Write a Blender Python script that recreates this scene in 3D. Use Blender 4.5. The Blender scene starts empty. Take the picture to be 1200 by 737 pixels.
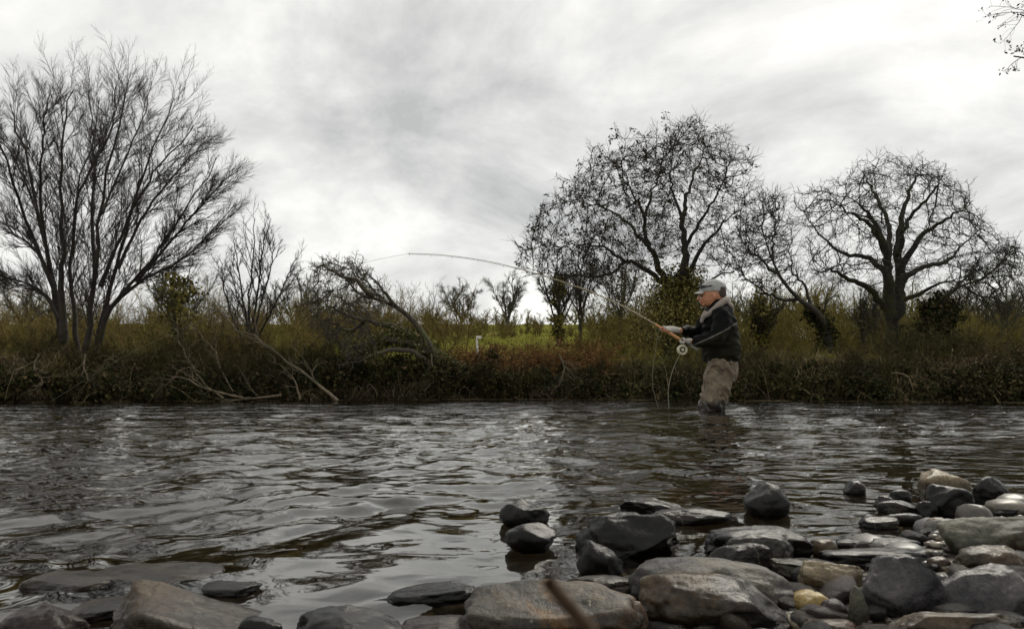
import bpy, math, random
import numpy as np
from mathutils import Vector

# ------------------------------------------------------------------ camera, sky, sun, exposure
scene = bpy.context.scene
F = 857.0                      # focal length in photo pixels (1200 wide)
CAMZ = 0.22
PITCH = math.atan(88.5 / F)
cam_d = bpy.data.cameras.new('camera')
cam_d.sensor_width = 36.0
cam_d.lens = 36.0 * F / 1200.0
cam_d.clip_start = 0.01
cam_d.clip_end = 2000.0
cam_d.dof.use_dof = True
cam_d.dof.focus_distance = 2.2
cam_d.dof.aperture_fstop = (cam_d.lens / 1000.0) / 0.0010
cam = bpy.data.objects.new('camera', cam_d)
cam.location = (0, 0, CAMZ)
cam.rotation_euler = (math.pi / 2 + PITCH, 0, 0)
scene.collection.objects.link(cam)
scene.camera = cam

SUN_EL, SUN_AZ = math.radians(44), math.radians(32)     # azimuth from +Y towards +X
world = bpy.data.worlds.new('World')
scene.world = world
world.use_nodes = True
wn, wl = world.node_tree.nodes, world.node_tree.links
wn.clear()
def wnode(t, **kw):
    n = wn.new(t)
    for k, v in kw.items():
        setattr(n, k, v)
    return n
w_out = wnode('ShaderNodeOutputWorld')
w_sky = wnode('ShaderNodeTexSky', sky_type='NISHITA', sun_disc=False)
w_sky.sun_elevation = SUN_EL
w_sky.sun_rotation = SUN_AZ
w_bg_sky = wnode('ShaderNodeBackground')
w_bg_sky.inputs['Strength'].default_value = 0.10
wl.new(w_sky.outputs[0], w_bg_sky.inputs['Color'])
w_tc = wnode('ShaderNodeTexCoord')
w_sep = wnode('ShaderNodeSeparateXYZ')
wl.new(w_tc.outputs['Generated'], w_sep.inputs[0])
def wmath(op, a, b=None):
    n = wnode('ShaderNodeMath', operation=op)
    for i, v in enumerate((a, b)):
        if v is None: continue
        if isinstance(v, (int, float)): n.inputs[i].default_value = v
        else: wl.new(v, n.inputs[i])
    return n.outputs[0]
zz = wmath('ADD', wmath('MAXIMUM', w_sep.outputs[2], 0.0), 0.40)
u = wmath('DIVIDE', w_sep.outputs[0], zz)
v = wmath('DIVIDE', w_sep.outputs[1], zz)
w_cmb = wnode('ShaderNodeCombineXYZ')
wl.new(u, w_cmb.inputs[0]); wl.new(v, w_cmb.inputs[1])
def wnoise(scale, detail, rough, dist, off):
    m = wnode('ShaderNodeMapping')
    m.inputs['Location'].default_value = off
    wl.new(w_cmb.outputs[0], m.inputs[0])
    n = wnode('ShaderNodeTexNoise')
    n.inputs['Scale'].default_value = scale
    n.inputs['Detail'].default_value = detail
    n.inputs['Roughness'].default_value = rough
    n.inputs['Distortion'].default_value = dist
    wl.new(m.outputs[0], n.inputs['Vector'])
    return n.outputs['Fac']
CLOUD_OFF = (9.381, 4.931, 2.719)
n1 = wnoise(1.5, 10, 0.6, 0.5, CLOUD_OFF)
n2 = wnoise(4.5, 8, 0.6, 0.3, (7.3, 2.2, 1.0))
mixn = wmath('ADD', wmath('MULTIPLY', n1, 0.78), wmath('MULTIPLY', n2, 0.22))
w_ramp = wnode('ShaderNodeValToRGB')
cr = w_ramp.color_ramp
cr.elements[0].position = 0.37; cr.elements[0].color = (0.31, 0.31, 0.30, 1)
cr.elements[1].position = 0.66; cr.elements[1].color = (0.74, 0.728, 0.69, 1)
e = cr.elements.new(0.46); e.color = (0.435, 0.433, 0.417, 1)
e = cr.elements.new(0.55); e.color = (0.565, 0.558, 0.53, 1)
wl.new(mixn, w_ramp.inputs[0])
w_bg_cl = wnode('ShaderNodeBackground')
w_bg_cl.inputs['Strength'].default_value = 1.12
wl.new(w_ramp.outputs[0], w_bg_cl.inputs['Color'])
w_mix = wnode('ShaderNodeMixShader')
w_mix.inputs[0].default_value = 0.95           # cloud cover
wl.new(w_bg_sky.outputs[0], w_mix.inputs[1]); wl.new(w_bg_cl.outputs[0], w_mix.inputs[2])
wl.new(w_mix.outputs[0], w_out.inputs[0])

sun_d = bpy.data.lights.new('sun', 'SUN')
sun_d.energy = 1.5
sun_d.angle = math.radians(22)
sun_d.color = (1.0, 0.94, 0.82)
sun = bpy.data.objects.new('sun', sun_d)
sd = Vector((math.cos(SUN_EL) * math.sin(SUN_AZ), math.cos(SUN_EL) * math.cos(SUN_AZ), math.sin(SUN_EL)))
sun.rotation_euler = sd.to_track_quat('Z', 'Y').to_euler()
sun.location = (0, 0, 30)
scene.collection.objects.link(sun)

scene.view_settings.view_transform = 'Standard'
scene.view_settings.look = 'None'
scene.view_settings.exposure = 0.62
scene.view_settings.gamma = 1.0
scene.view_settings.use_curve_mapping = False
scene.render.engine = 'CYCLES'
scene.cycles.max_bounces = 8
scene.cycles.transparent_max_bounces = 8
scene.cycles.use_denoising = True

# ------------------------------------------------------------------ helpers
C = scene.collection
rng = np.random.default_rng(7)
A3 = lambda *a: np.array(a, float)
UP = A3(0, 0, 1)

def ray(px, py):
    """photo pixel (1200 x 737) -> direction with unit y-component"""
    cx, cy = (px - 600.0) / F, (368.5 - py) / F
    d = A3(cx, math.cos(PITCH) - cy * math.sin(PITCH), math.sin(PITCH) + cy * math.cos(PITCH))
    return d / d[1]
def at(px, py, Y):
    d = ray(px, py)
    return A3(d[0] * Y, Y, CAMZ + d[2] * Y)
def ppm(Y):
    return F / Y * math.cos(PITCH)

_perm = np.random.default_rng(3).permutation(256)
_perm = np.concatenate([_perm, _perm, _perm])
_grad = np.random.default_rng(4).normal(size=(256, 3)); _grad /= np.linalg.norm(_grad, axis=1)[:, None]
def perlin(p):
    p = np.asarray(p, float)
    i = np.floor(p).astype(int); f = p - i
    i &= 255
    s = f * f * f * (f * (f * 6 - 15) + 10)
    r = 0
    for dx in (0, 1):
        for dy in (0, 1):
            for dz in (0, 1):
                g = _grad[_perm[_perm[_perm[(i[..., 0] + dx) & 255] + ((i[..., 1] + dy) & 255)] + ((i[..., 2] + dz) & 255)]]
                w = (s[..., 0] if dx else 1 - s[..., 0]) * (s[..., 1] if dy else 1 - s[..., 1]) * (s[..., 2] if dz else 1 - s[..., 2])
                r = r + w * (g[..., 0] * (f[..., 0] - dx) + g[..., 1] * (f[..., 1] - dy) + g[..., 2] * (f[..., 2] - dz))
    return r * 1.5
def fbm(p, o=4, lac=2.1, gain=0.5):
    a, r, q = 1.0, 0, np.asarray(p, float)
    for k in range(o):
        r = r + a * perlin(q); q = q * lac + 17.3; a *= gain
    return r

def mesh_np(name, verts, faces, mat, smooth=True):
    """faces: (N,3) or (N,4) int array, or a list of such arrays"""
    me = bpy.data.meshes.new(name)
    verts = np.asarray(verts, np.float32).reshape(-1, 3)
    fl = faces if isinstance(faces, list) else [faces]
    fl = [np.asarray(f, np.int32) for f in fl if len(f)]
    me.vertices.add(len(verts)); me.vertices.foreach_set('co', verts.ravel())
    loops = np.concatenate([f.ravel() for f in fl])
    tot = np.concatenate([np.full(len(f), f.shape[1], np.int32) for f in fl])
    start = np.concatenate([[0], np.cumsum(tot)[:-1]]).astype(np.int32)
    me.loops.add(len(loops)); me.loops.foreach_set('vertex_index', loops)
    me.polygons.add(len(tot))
    me.polygons.foreach_set('loop_start', start); me.polygons.foreach_set('loop_total', tot)
    me.polygons.foreach_set('use_smooth', np.full(len(tot), smooth, bool))
    me.update(calc_edges=True); me.validate()
    if mat: me.materials.append(mat)
    return me
def obj(name, me, parent=None, loc=None):
    o = bpy.data.objects.new(name, me)
    C.objects.link(o)
    if parent is not None: o.parent = parent
    if loc is not None: o.location = loc
    return o
def tag(o, label=None, cat=None, group=None, kind=None):
    if label: o['label'] = label
    if cat: o['category'] = cat
    if group: o['group'] = group
    if kind: o['kind'] = kind
    return o
def empty(name, loc, label, cat, group=None):
    o = bpy.data.objects.new(name, None)
    o.location = loc; o.empty_display_size = 0.2
    C.objects.link(o)
    return tag(o, label, cat, group)

def norm(v):
    return v / np.maximum(np.linalg.norm(v, axis=-1, keepdims=True), 1e-9)

def tubes(P, R, cid, k):
    """concatenated chains -> verts, quads"""
    P = np.asarray(P, float); R = np.asarray(R, float); cid = np.asarray(cid)
    n = len(P)
    same = cid[1:] == cid[:-1]
    seg = P[1:] - P[:-1]
    T = np.zeros_like(P)
    T[:-1][same] += norm(seg[same]); T[1:][same] += norm(seg[same])
    T = norm(T)
    u, inv = np.unique(cid, return_inverse=True)
    m = np.zeros((len(u), 3)); np.add.at(m, inv, np.abs(T))
    ref = np.eye(3)[np.argmin(m, axis=1)][inv]
    a = norm(np.cross(T, ref)); b = np.cross(T, a)
    th = np.arange(k) / k * 2 * math.pi
    V = P[:, None] + R[:, None, None] * (np.cos(th)[None, :, None] * a[:, None] + np.sin(th)[None, :, None] * b[:, None])
    i = np.nonzero(same)[0]
    j = np.arange(k); j2 = (j + 1) % k
    q = np.stack([i[:, None] * k + j, i[:, None] * k + j2, (i[:, None] + 1) * k + j2, (i[:, None] + 1) * k + j], -1).reshape(-1, 4)
    return V.reshape(-1, 3), q
def tubes_u(P, R, k):
    B, S = P.shape[:2]
    return tubes(P.reshape(-1, 3), R.reshape(-1), np.repeat(np.arange(B), S), k)
def merge(parts):
    vs, fs, o = [], [], 0
    for v, f in parts:
        if len(v) == 0: continue
        vs.append(v); fs.append(np.asarray(f) + o); o += len(v)
    q = [f for f in fs if f.shape[1] == 4]; t = [f for f in fs if f.shape[1] == 3]
    out = []
    if q: out.append(np.concatenate(q))
    if t: out.append(np.concatenate(t))
    return np.concatenate(vs), out

def resample(pts, n):
    """Catmull-Rom through pts, n points"""
    p = np.asarray(pts, float)
    if len(p) == 2:
        t = np.linspace(0, 1, n)[:, None]
        return p[0] * (1 - t) + p[1] * t
    q = np.concatenate([[2 * p[0] - p[1]], p, [2 * p[-1] - p[-2]]])
    t = np.linspace(0, len(p) - 1 - 1e-6, n); i = t.astype(int); f = (t - i)[:, None]
    a, b, c, d = q[i], q[i + 1], q[i + 2], q[i + 3]
    return 0.5 * (2 * b + (c - a) * f + (2 * a - 5 * b + 4 * c - d) * f ** 2 + (3 * b - a - 3 * c + d) * f ** 3)

def sprout(P, R, n, L, ang, trop=0.0, curl=0.15, S=4, rr=0.55, rmax=9, tip=0.3, t0=0.15, t1=1.0, taper_len=0.5, rng=rng):
    """side branches from every branch in P (B,S,3); L = length array or scalar"""
    B, S0 = P.shape[:2]
    t = (np.arange(n)[None, :] + rng.random((B, n))) / n
    t = t0 + (t1 - t0) * t
    x = t * (S0 - 1) * 0.9999; i = x.astype(int); f = (x - i)[..., None]
    bi = np.arange(B)[:, None]
    a, b = P[bi, i], P[bi, i + 1]
    pos = a * (1 - f) + b * f
    tan = norm(b - a)
    rad = R[bi, i] * (1 - f[..., 0]) + R[bi, i + 1] * f[..., 0]
    rnd = rng.normal(size=pos.shape); perp = norm(rnd - (rnd * tan).sum(-1, keepdims=True) * tan)
    an = np.radians(ang) * (0.65 + 0.7 * rng.random(t.shape))[..., None]
    d = norm(tan * np.cos(an) + perp * np.sin(an) + UP * trop)
    L = np.broadcast_to(np.asarray(L, float).reshape(-1, 1), t.shape) * (0.55 + 0.9 * rng.random(t.shape)) * (1 - taper_len * t)
    pos = pos.reshape(-1, 3); d = d.reshape(-1, 3); L = L.reshape(-1, 1)
    pts = [pos]
    for s in range(S - 1):
        pts.append(pts[-1] + d * L / (S - 1))
        d = norm(d + curl * rng.normal(size=d.shape) + UP * trop * 0.5)
    Q = np.stack(pts, 1)
    r0 = np.minimum(rad.reshape(-1) * rr, rmax)
    RR = r0[:, None] * np.linspace(1, tip, S)[None]
    return Q, RR
def spikes(P, R, rng=rng):
    """finest twigs: one slim tapering blade each"""
    a, b = P[:, 0], P[:, -1]
    sd_ = norm(np.cross(b - a, rng.normal(size=a.shape))) * (R[:, 0] * 1.25)[:, None]
    V = np.stack([a - sd_, a + sd_, b], 1).reshape(-1, 3)
    return V, np.arange(len(V)).reshape(-1, 3)
def blen(P):
    return np.linalg.norm(np.diff(P, axis=1), axis=2).sum(1)

def leaves(pos, size, nrm=None, aspect=0.6, rng=rng, fold=0.25):
    """folded kite leaves -> verts, tris"""
    n = len(pos)
    d = norm(rng.normal(size=(n, 3)))
    if nrm is not None: d = norm(d - 0.75 * (d * nrm).sum(1, keepdims=True) * nrm)
    r = rng.normal(size=(n, 3)) if nrm is None else nrm + 0.55 * rng.normal(size=(n, 3))
    s = norm(np.cross(d, r)); nn = np.cross(s, d)
    L = (np.asarray(size) * (0.6 + 0.8 * rng.random(n)))[:, None]
    W = L * aspect * 0.5
    a = pos; b = pos + d * L * 0.45 + s * W + nn * W * fold; c = pos + d * L; e = pos + d * L * 0.45 - s * W + nn * W * fold
    V = np.stack([a, b, c, e], 1).reshape(-1, 3)
    i = np.arange(n)[:, None] * 4
    return V, np.concatenate([i + [[0, 1, 2]], i + [[0, 2, 3]]])

def in_poly(x, y, poly):
    p = np.asarray(poly, float); r = np.zeros(len(x), bool); j = len(p) - 1
    for i in range(len(p)):
        c = ((p[i, 1] > y) != (p[j, 1] > y)) & (x < (p[j, 0] - p[i, 0]) * (y - p[i, 1]) / (p[j, 1] - p[i, 1] + 1e-12) + p[i, 0])
        r ^= c; j = i
    return r

# ------------------------------------------------------------------ materials
def mat(name, build, **kw):
    m = bpy.data.materials.new(name)
    m.use_nodes = True
    nt = m.node_tree
    b = nt.nodes['Principled BSDF']
    build(nt, b)
    return m
def nd(nt, t, **kw):
    n = nt.nodes.new(t)
    for k, v in kw.items(): setattr(n, k, v)
    return n
def noise(nt, scale, detail=5, rough=0.55, dist=0.0, coord='Object', vec=None):
    n = nd(nt, 'ShaderNodeTexNoise')
    n.inputs['Scale'].default_value = scale; n.inputs['Detail'].default_value = detail
    n.inputs['Roughness'].default_value = rough; n.inputs['Distortion'].default_value = dist
    if vec is None:
        tc = nd(nt, 'ShaderNodeTexCoord'); vec = tc.outputs[coord]
    nt.links.new(vec, n.inputs['Vector'])
    return n.outputs['Fac']
def ramp(nt, fac, stops):
    r = nd(nt, 'ShaderNodeValToRGB'); cr = r.color_ramp
    while len(cr.elements) < len(stops): cr.elements.new(0.5)
    for e, (p, c) in zip(cr.elements, stops):
        e.position = p; e.color = (*c, 1) if len(c) == 3 else c
    nt.links.new(fac, r.inputs[0])
    return r.outputs[0]
def mixc(nt, fac, a, b, mode='MIX'):
    n = nd(nt, 'ShaderNodeMix', data_type='RGBA', blend_type=mode)
    for s, v in ((0, fac), (6, a), (7, b)):
        if isinstance(v, (int, float)): n.inputs[s].default_value = v
        elif isinstance(v, tuple): n.inputs[s].default_value = (*v, 1)
        else: nt.links.new(v, n.inputs[s])
    return n.outputs[2]
def bump(nt, b, h, strength=0.4, dist=0.01, nrm=None):
    n = nd(nt, 'ShaderNodeBump')
    n.inputs['Strength'].default_value = strength; n.inputs['Distance'].default_value = dist
    nt.links.new(h, n.inputs['Height'])
    if nrm is not None: nt.links.new(nrm, n.inputs['Normal'])
    nt.links.new(n.outputs[0], b.inputs['Normal'])
    return n.outputs[0]
def island(nt):
    return nd(nt, 'ShaderNodeNewGeometry').outputs['Random Per Island']

def bark_mat(name, c0, c1, scale=9, moss=None):
    def f(nt, b):
        n = noise(nt, scale, 6, 0.6)
        col = ramp(nt, n, [(0.3, c0), (0.7, c1)])
        if moss:
            m = ramp(nt, noise(nt, scale * 0.25, 4, 0.6), [(0.5, (0, 0, 0)), (0.62, (1, 1, 1))])
            col = mixc(nt, m, col, moss)
        nt.links.new(col, b.inputs['Base Color'])
        b.inputs['Roughness'].default_value = 0.9
        bump(nt, b, n, 0.6, 0.02)
    return mat(name, f)
def leaf_mat(name, stops, rough=0.6, patch=None):
    def f(nt, b):
        col = ramp(nt, island(nt), stops)
        if patch: col = mixc(nt, ramp(nt, noise(nt, 0.75, 5, 0.65, 0.6), [(0.47, (0, 0, 0)), (0.62, (1, 1, 1))]), col, ramp(nt, island(nt), patch))
        n = noise(nt, 0.9, 3)
        col = mixc(nt, 1.0, col, ramp(nt, n, [(0.3, (0.55, 0.55, 0.55)), (0.7, (1.2, 1.2, 1.2))]), 'MULTIPLY')
        nt.links.new(col, b.inputs['Base Color'])
        b.inputs['Roughness'].default_value = rough
        b.inputs['Specular IOR Level'].default_value = 0.08
    return mat(name, f)

M = {}
M['bark_dark'] = bark_mat('bark_dark', (0.010, 0.008, 0.006), (0.034, 0.027, 0.020), moss=(0.026, 0.028, 0.009))
M['bark_oak'] = bark_mat('bark_oak', (0.008, 0.007, 0.005), (0.028, 0.024, 0.015), moss=(0.03, 0.031, 0.009))
M['bark_alder'] = bark_mat('bark_alder', (0.012, 0.009, 0.008), (0.042, 0.031, 0.027), moss=(0.03, 0.026, 0.012))
M['bark_pale'] = bark_mat('bark_pale', (0.05, 0.037, 0.022), (0.20, 0.155, 0.10), 14, moss=(0.075, 0.07, 0.035))
M['bark_fallen'] = bark_mat('bark_fallen', (0.03, 0.024, 0.018), (0.09, 0.07, 0.05), 12, moss=(0.07, 0.075, 0.03))
M['bark_grey'] = bark_mat('bark_grey', (0.035, 0.032, 0.022), (0.10, 0.09, 0.062), 5, moss=(0.06, 0.06, 0.025))
M['twig_brown'] = leaf_mat('twig_brown', [(0, (0.05, 0.035, 0.013)), (0.5, (0.16, 0.115, 0.042)), (1, (0.27, 0.205, 0.08))], 0.9, [(0, (0.06, 0.055, 0.013)), (0.5, (0.16, 0.14, 0.036)), (1, (0.28, 0.23, 0.07))])
M['twig_olive'] = leaf_mat('twig_olive', [(0, (0.055, 0.052, 0.013)), (0.5, (0.16, 0.14, 0.036)), (1, (0.26, 0.22, 0.065))], 0.9, [(0, (0.05, 0.036, 0.013)), (0.5, (0.13, 0.092, 0.035)), (1, (0.2, 0.15, 0.06))])
M['bank_twig'] = leaf_mat('bank_twig', [(0, (0.018, 0.014, 0.007)), (0.55, (0.05, 0.04, 0.018)), (0.9, (0.10, 0.08, 0.035)), (1, (0.24, 0.19, 0.11))], 0.85, [(0, (0.02, 0.02, 0.006)), (0.6, (0.06, 0.056, 0.017)), (1, (0.15, 0.13, 0.05))])
M['bramble'] = leaf_mat('bramble', [(0, (0.03, 0.02, 0.012)), (0.7, (0.085, 0.06, 0.035)), (0.93, (0.14, 0.105, 0.065)), (1, (0.36, 0.29, 0.20))], 0.8)
M['bracken'] = leaf_mat('bracken', [(0, (0.06, 0.03, 0.012)), (0.6, (0.19, 0.095, 0.036)), (1, (0.33, 0.20, 0.08))], 0.85)
M['ivy'] = leaf_mat('ivy', [(0, (0.008, 0.009, 0.004)), (0.5, (0.020, 0.025, 0.008)), (0.8, (0.042, 0.046, 0.015)), (0.93, (0.07, 0.05, 0.022)), (1, (0.12, 0.085, 0.045))], 0.75, [(0, (0.012, 0.011, 0.004)), (0.55, (0.036, 0.034, 0.011)), (0.85, (0.07, 0.058, 0.022)), (1, (0.15, 0.105, 0.055))])
M['ivy_olive'] = leaf_mat('ivy_olive', [(0, (0.035, 0.032, 0.008)), (0.5, (0.13, 0.115, 0.030)), (0.85, (0.24, 0.20, 0.06)), (1, (0.32, 0.26, 0.10))], 0.6)
M['grass_bank'] = leaf_mat('grass_bank', [(0, (0.05, 0.055, 0.018)), (0.6, (0.10, 0.105, 0.032)), (1, (0.26, 0.21, 0.12))], 0.8)
M['grass_dead'] = leaf_mat('grass_dead', [(0, (0.08, 0.06, 0.03)), (0.6, (0.19, 0.145, 0.08)), (1, (0.32, 0.26, 0.17))], 0.8)
M['seed'] = leaf_mat('seed', [(0, (0.015, 0.012, 0.006)), (1, (0.06, 0.045, 0.02))], 0.8)

def f_terrain(nt, b):
    n = noise(nt, 0.35, 6, 0.6)
    n2 = noise(nt, 3.0, 6, 0.65)
    grass = ramp(nt, n, [(0.3, (0.095, 0.105, 0.018)), (0.5, (0.14, 0.145, 0.028)), (0.7, (0.20, 0.17, 0.055))])
    col = mixc(nt, 1.0, grass, ramp(nt, n2, [(0.25, (0.5, 0.5, 0.5)), (0.7, (1.15, 1.15, 1.15))]), 'MULTIPLY')
    g = nd(nt, 'ShaderNodeNewGeometry'); s = nd(nt, 'ShaderNodeSeparateXYZ'); nt.links.new(g.outputs['Normal'], s.inputs[0])
    steep = ramp(nt, s.outputs[2], [(0.80, (1, 1, 1)), (0.97, (0, 0, 0))])
    col = mixc(nt, steep, col, ramp(nt, n2, [(0.3, (0.014, 0.012, 0.008)), (0.7, (0.04, 0.033, 0.02))]))
    nt.links.new(col, b.inputs['Base Color']); b.inputs['Roughness'].default_value = 1.0; b.inputs['Specular IOR Level'].default_value = 0.0
    bump(nt, b, n2, 0.8, 0.2)
M['terrain'] = mat('terrain', f_terrain)

def f_bed(nt, b):
    n = noise(nt, 30, 6, 0.65); n2 = noise(nt, 5, 4)
    col = ramp(nt, n, [(0.3, (0.018, 0.014, 0.009)), (0.5, (0.05, 0.038, 0.024)), (0.72, (0.13, 0.105, 0.07))])
    col = mixc(nt, 1.0, col, ramp(nt, n2, [(0.3, (0.55, 0.5, 0.45)), (0.7, (1.1, 1.1, 1.1))]), 'MULTIPLY')
    nt.links.new(col, b.inputs['Base Color']); b.inputs['Roughness'].default_value = 0.55
    bump(nt, b, n, 0.9, 0.012)
M['bed'] = mat('riverbed', f_bed)

def stone_mat(name, c0, c1, c2, speck=None, speck_amt=0.64, rough=(0.12, 0.36), vein=None, scale=18, patch=None, dark=0.44):
    def f(nt, b):
        b.inputs['Specular IOR Level'].default_value = 0.22
        tc = nd(nt, 'ShaderNodeTexCoord'); oi = nd(nt, 'ShaderNodeObjectInfo')
        av = nd(nt, 'ShaderNodeVectorMath', operation='ADD')
        sc = nd(nt, 'ShaderNodeVectorMath', operation='SCALE'); sc.inputs['Scale'].default_value = 1.0
        nt.links.new(oi.outputs['Location'], sc.inputs[0]); sc.inputs['Scale'].default_value = 7.0
        nt.links.new(tc.outputs['Object'], av.inputs[0]); nt.links.new(sc.outputs[0], av.inputs[1])
        vec = av.outputs[0]
        n = noise(nt, scale, 8, 0.62, 0.4, vec=vec)
        fine = noise(nt, scale * 9, 7, 0.75, 0.3, vec=vec)
        col = ramp(nt, n, [(0.36, c0), (0.5, c1), (0.64, c2)])
        if patch:
            pm = ramp(nt, noise(nt, scale * 0.6, 5, 0.6, 0.8, vec=vec), [(0.5, (0, 0, 0)), (0.6, (1, 1, 1))])
            col = mixc(nt, pm, col, patch)
        col = mixc(nt, 1.0, col, ramp(nt, fine, [(0.25, (0.30, 0.30, 0.30)), (0.5, (0.9, 0.9, 0.9)), (0.75, (1.75, 1.7, 1.6))]), 'MULTIPLY')
        if speck:
            s = noise(nt, scale * 5, 3, 0.7, 0.5, vec=vec)
            sm = ramp(nt, s, [(speck_amt, (0, 0, 0)), (speck_amt + 0.04, (1, 1, 1))])
            col = mixc(nt, sm, col, speck)
        if vein:
            w = nd(nt, 'ShaderNodeTexWave', wave_type='BANDS')
            w.inputs['Scale'].default_value = scale * 0.35; w.inputs['Distortion'].default_value = 9.0
            w.inputs['Detail'].default_value = 3.0; w.inputs['Detail Scale'].default_value = 1.4
            nt.links.new(vec, w.inputs['Vector'])
            vm = ramp(nt, w.outputs['Fac'], [(0.990, (0, 0, 0)), (1.0, (0.55, 0.55, 0.55))])
            col = mixc(nt, vm, col, vein)
        col = mixc(nt, 1.0, col, (dark, dark * .97, dark * .92), 'MULTIPLY')
        # wet, darker skirt close to the water line
        g = nd(nt, 'ShaderNodeNewGeometry'); sp = nd(nt, 'ShaderNodeSeparateXYZ'); nt.links.new(g.outputs['Position'], sp.inputs[0])
        wz = nd(nt, 'ShaderNodeMath', operation='MULTIPLY_ADD'); nt.links.new(n, wz.inputs[0]); wz.inputs[1].default_value = -0.03; nt.links.new(sp.outputs[2], wz.inputs[2])
        wet = ramp(nt, wz.outputs[0], [(0.0, (1, 1, 1)), (0.016, (0, 0, 0))])
        col = mixc(nt, wet, col, mixc(nt, 1.0, col, (0.38, 0.36, 0.34), 'MULTIPLY'))
        nt.links.new(col, b.inputs['Base Color'])
        r = ramp(nt, n, [(0.3, (rough[0],) * 3), (0.7, (rough[1],) * 3)])
        r = mixc(nt, wet, r, (0.16, 0.16, 0.16))
        nt.links.new(r, b.inputs['Roughness'])
        b1 = nd(nt, 'ShaderNodeBump'); b1.inputs['Strength'].default_value = 0.35; b1.inputs['Distance'].default_value = 0.011
        nt.links.new(n, b1.inputs['Height'])
        b1.inputs['Strength'].default_value = 0.6; bump(nt, b, fine, 0.5, 0.0016, b1.outputs[0])
    return mat(name, f)
S = {}
S['dark'] = stone_mat('stone_dark', (0.012, 0.012, 0.012), (0.032, 0.031, 0.029), (0.085, 0.08, 0.073))
S['black'] = stone_mat('stone_black', (0.006, 0.006, 0.006), (0.016, 0.0155, 0.014), (0.05, 0.048, 0.042), rough=(0.14, 0.4))
S['grey'] = stone_mat('stone_grey', (0.045, 0.045, 0.045), (0.10, 0.099, 0.094), (0.19, 0.185, 0.17), vein=(0.42, 0.40, 0.36))
S['blue'] = stone_mat('stone_blue', (0.055, 0.054, 0.062), (0.12, 0.116, 0.126), (0.21, 0.20, 0.205), speck=(0.30, 0.28, 0.25), speck_amt=0.70)
S['speckled'] = stone_mat('stone_speckled', (0.03, 0.032, 0.04), (0.12, 0.112, 0.108), (0.26, 0.23, 0.19), speck=(0.02, 0.02, 0.022), speck_amt=0.60, rough=(0.35, 0.6))
S['brown'] = stone_mat('stone_brown', (0.045, 0.032, 0.020), (0.13, 0.095, 0.06), (0.26, 0.20, 0.13), patch=(0.10, 0.095, 0.095))
S['tan'] = stone_mat('stone_tan', (0.10, 0.075, 0.04), (0.22, 0.175, 0.11), (0.38, 0.32, 0.22), dark=.75)
S['slab'] = stone_mat('stone_slab', (0.05, 0.047, 0.044), (0.11, 0.098, 0.085), (0.18, 0.16, 0.132), speck=(0.42, 0.38, 0.31), speck_amt=0.69, patch=(0.22, 0.135, 0.065), rough=(0.3, 0.55), dark=.55)
S['wedge'] = stone_mat('stone_wedge', (0.05, 0.038, 0.026), (0.12, 0.094, 0.07), (0.22, 0.18, 0.135), vein=(0.05, 0.04, 0.03), rough=(0.4, 0.7))
S['green'] = stone_mat('stone_green', (0.07, 0.08, 0.065), (0.15, 0.155, 0.12), (0.27, 0.265, 0.21), patch=(0.13, 0.085, 0.05), rough=(0.4, 0.7))
S['yellow'] = stone_mat('stone_yellow', (0.20, 0.13, 0.035), (0.42, 0.32, 0.12), (0.62, 0.52, 0.28), dark=.9)
S['purple'] = stone_mat('stone_purple', (0.07, 0.05, 0.05), (0.15, 0.11, 0.11), (0.25, 0.20, 0.19))
S['pink'] = stone_mat('stone_pink', (0.11, 0.075, 0.06), (0.23, 0.165, 0.13), (0.36, 0.28, 0.23), dark=.7)

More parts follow.
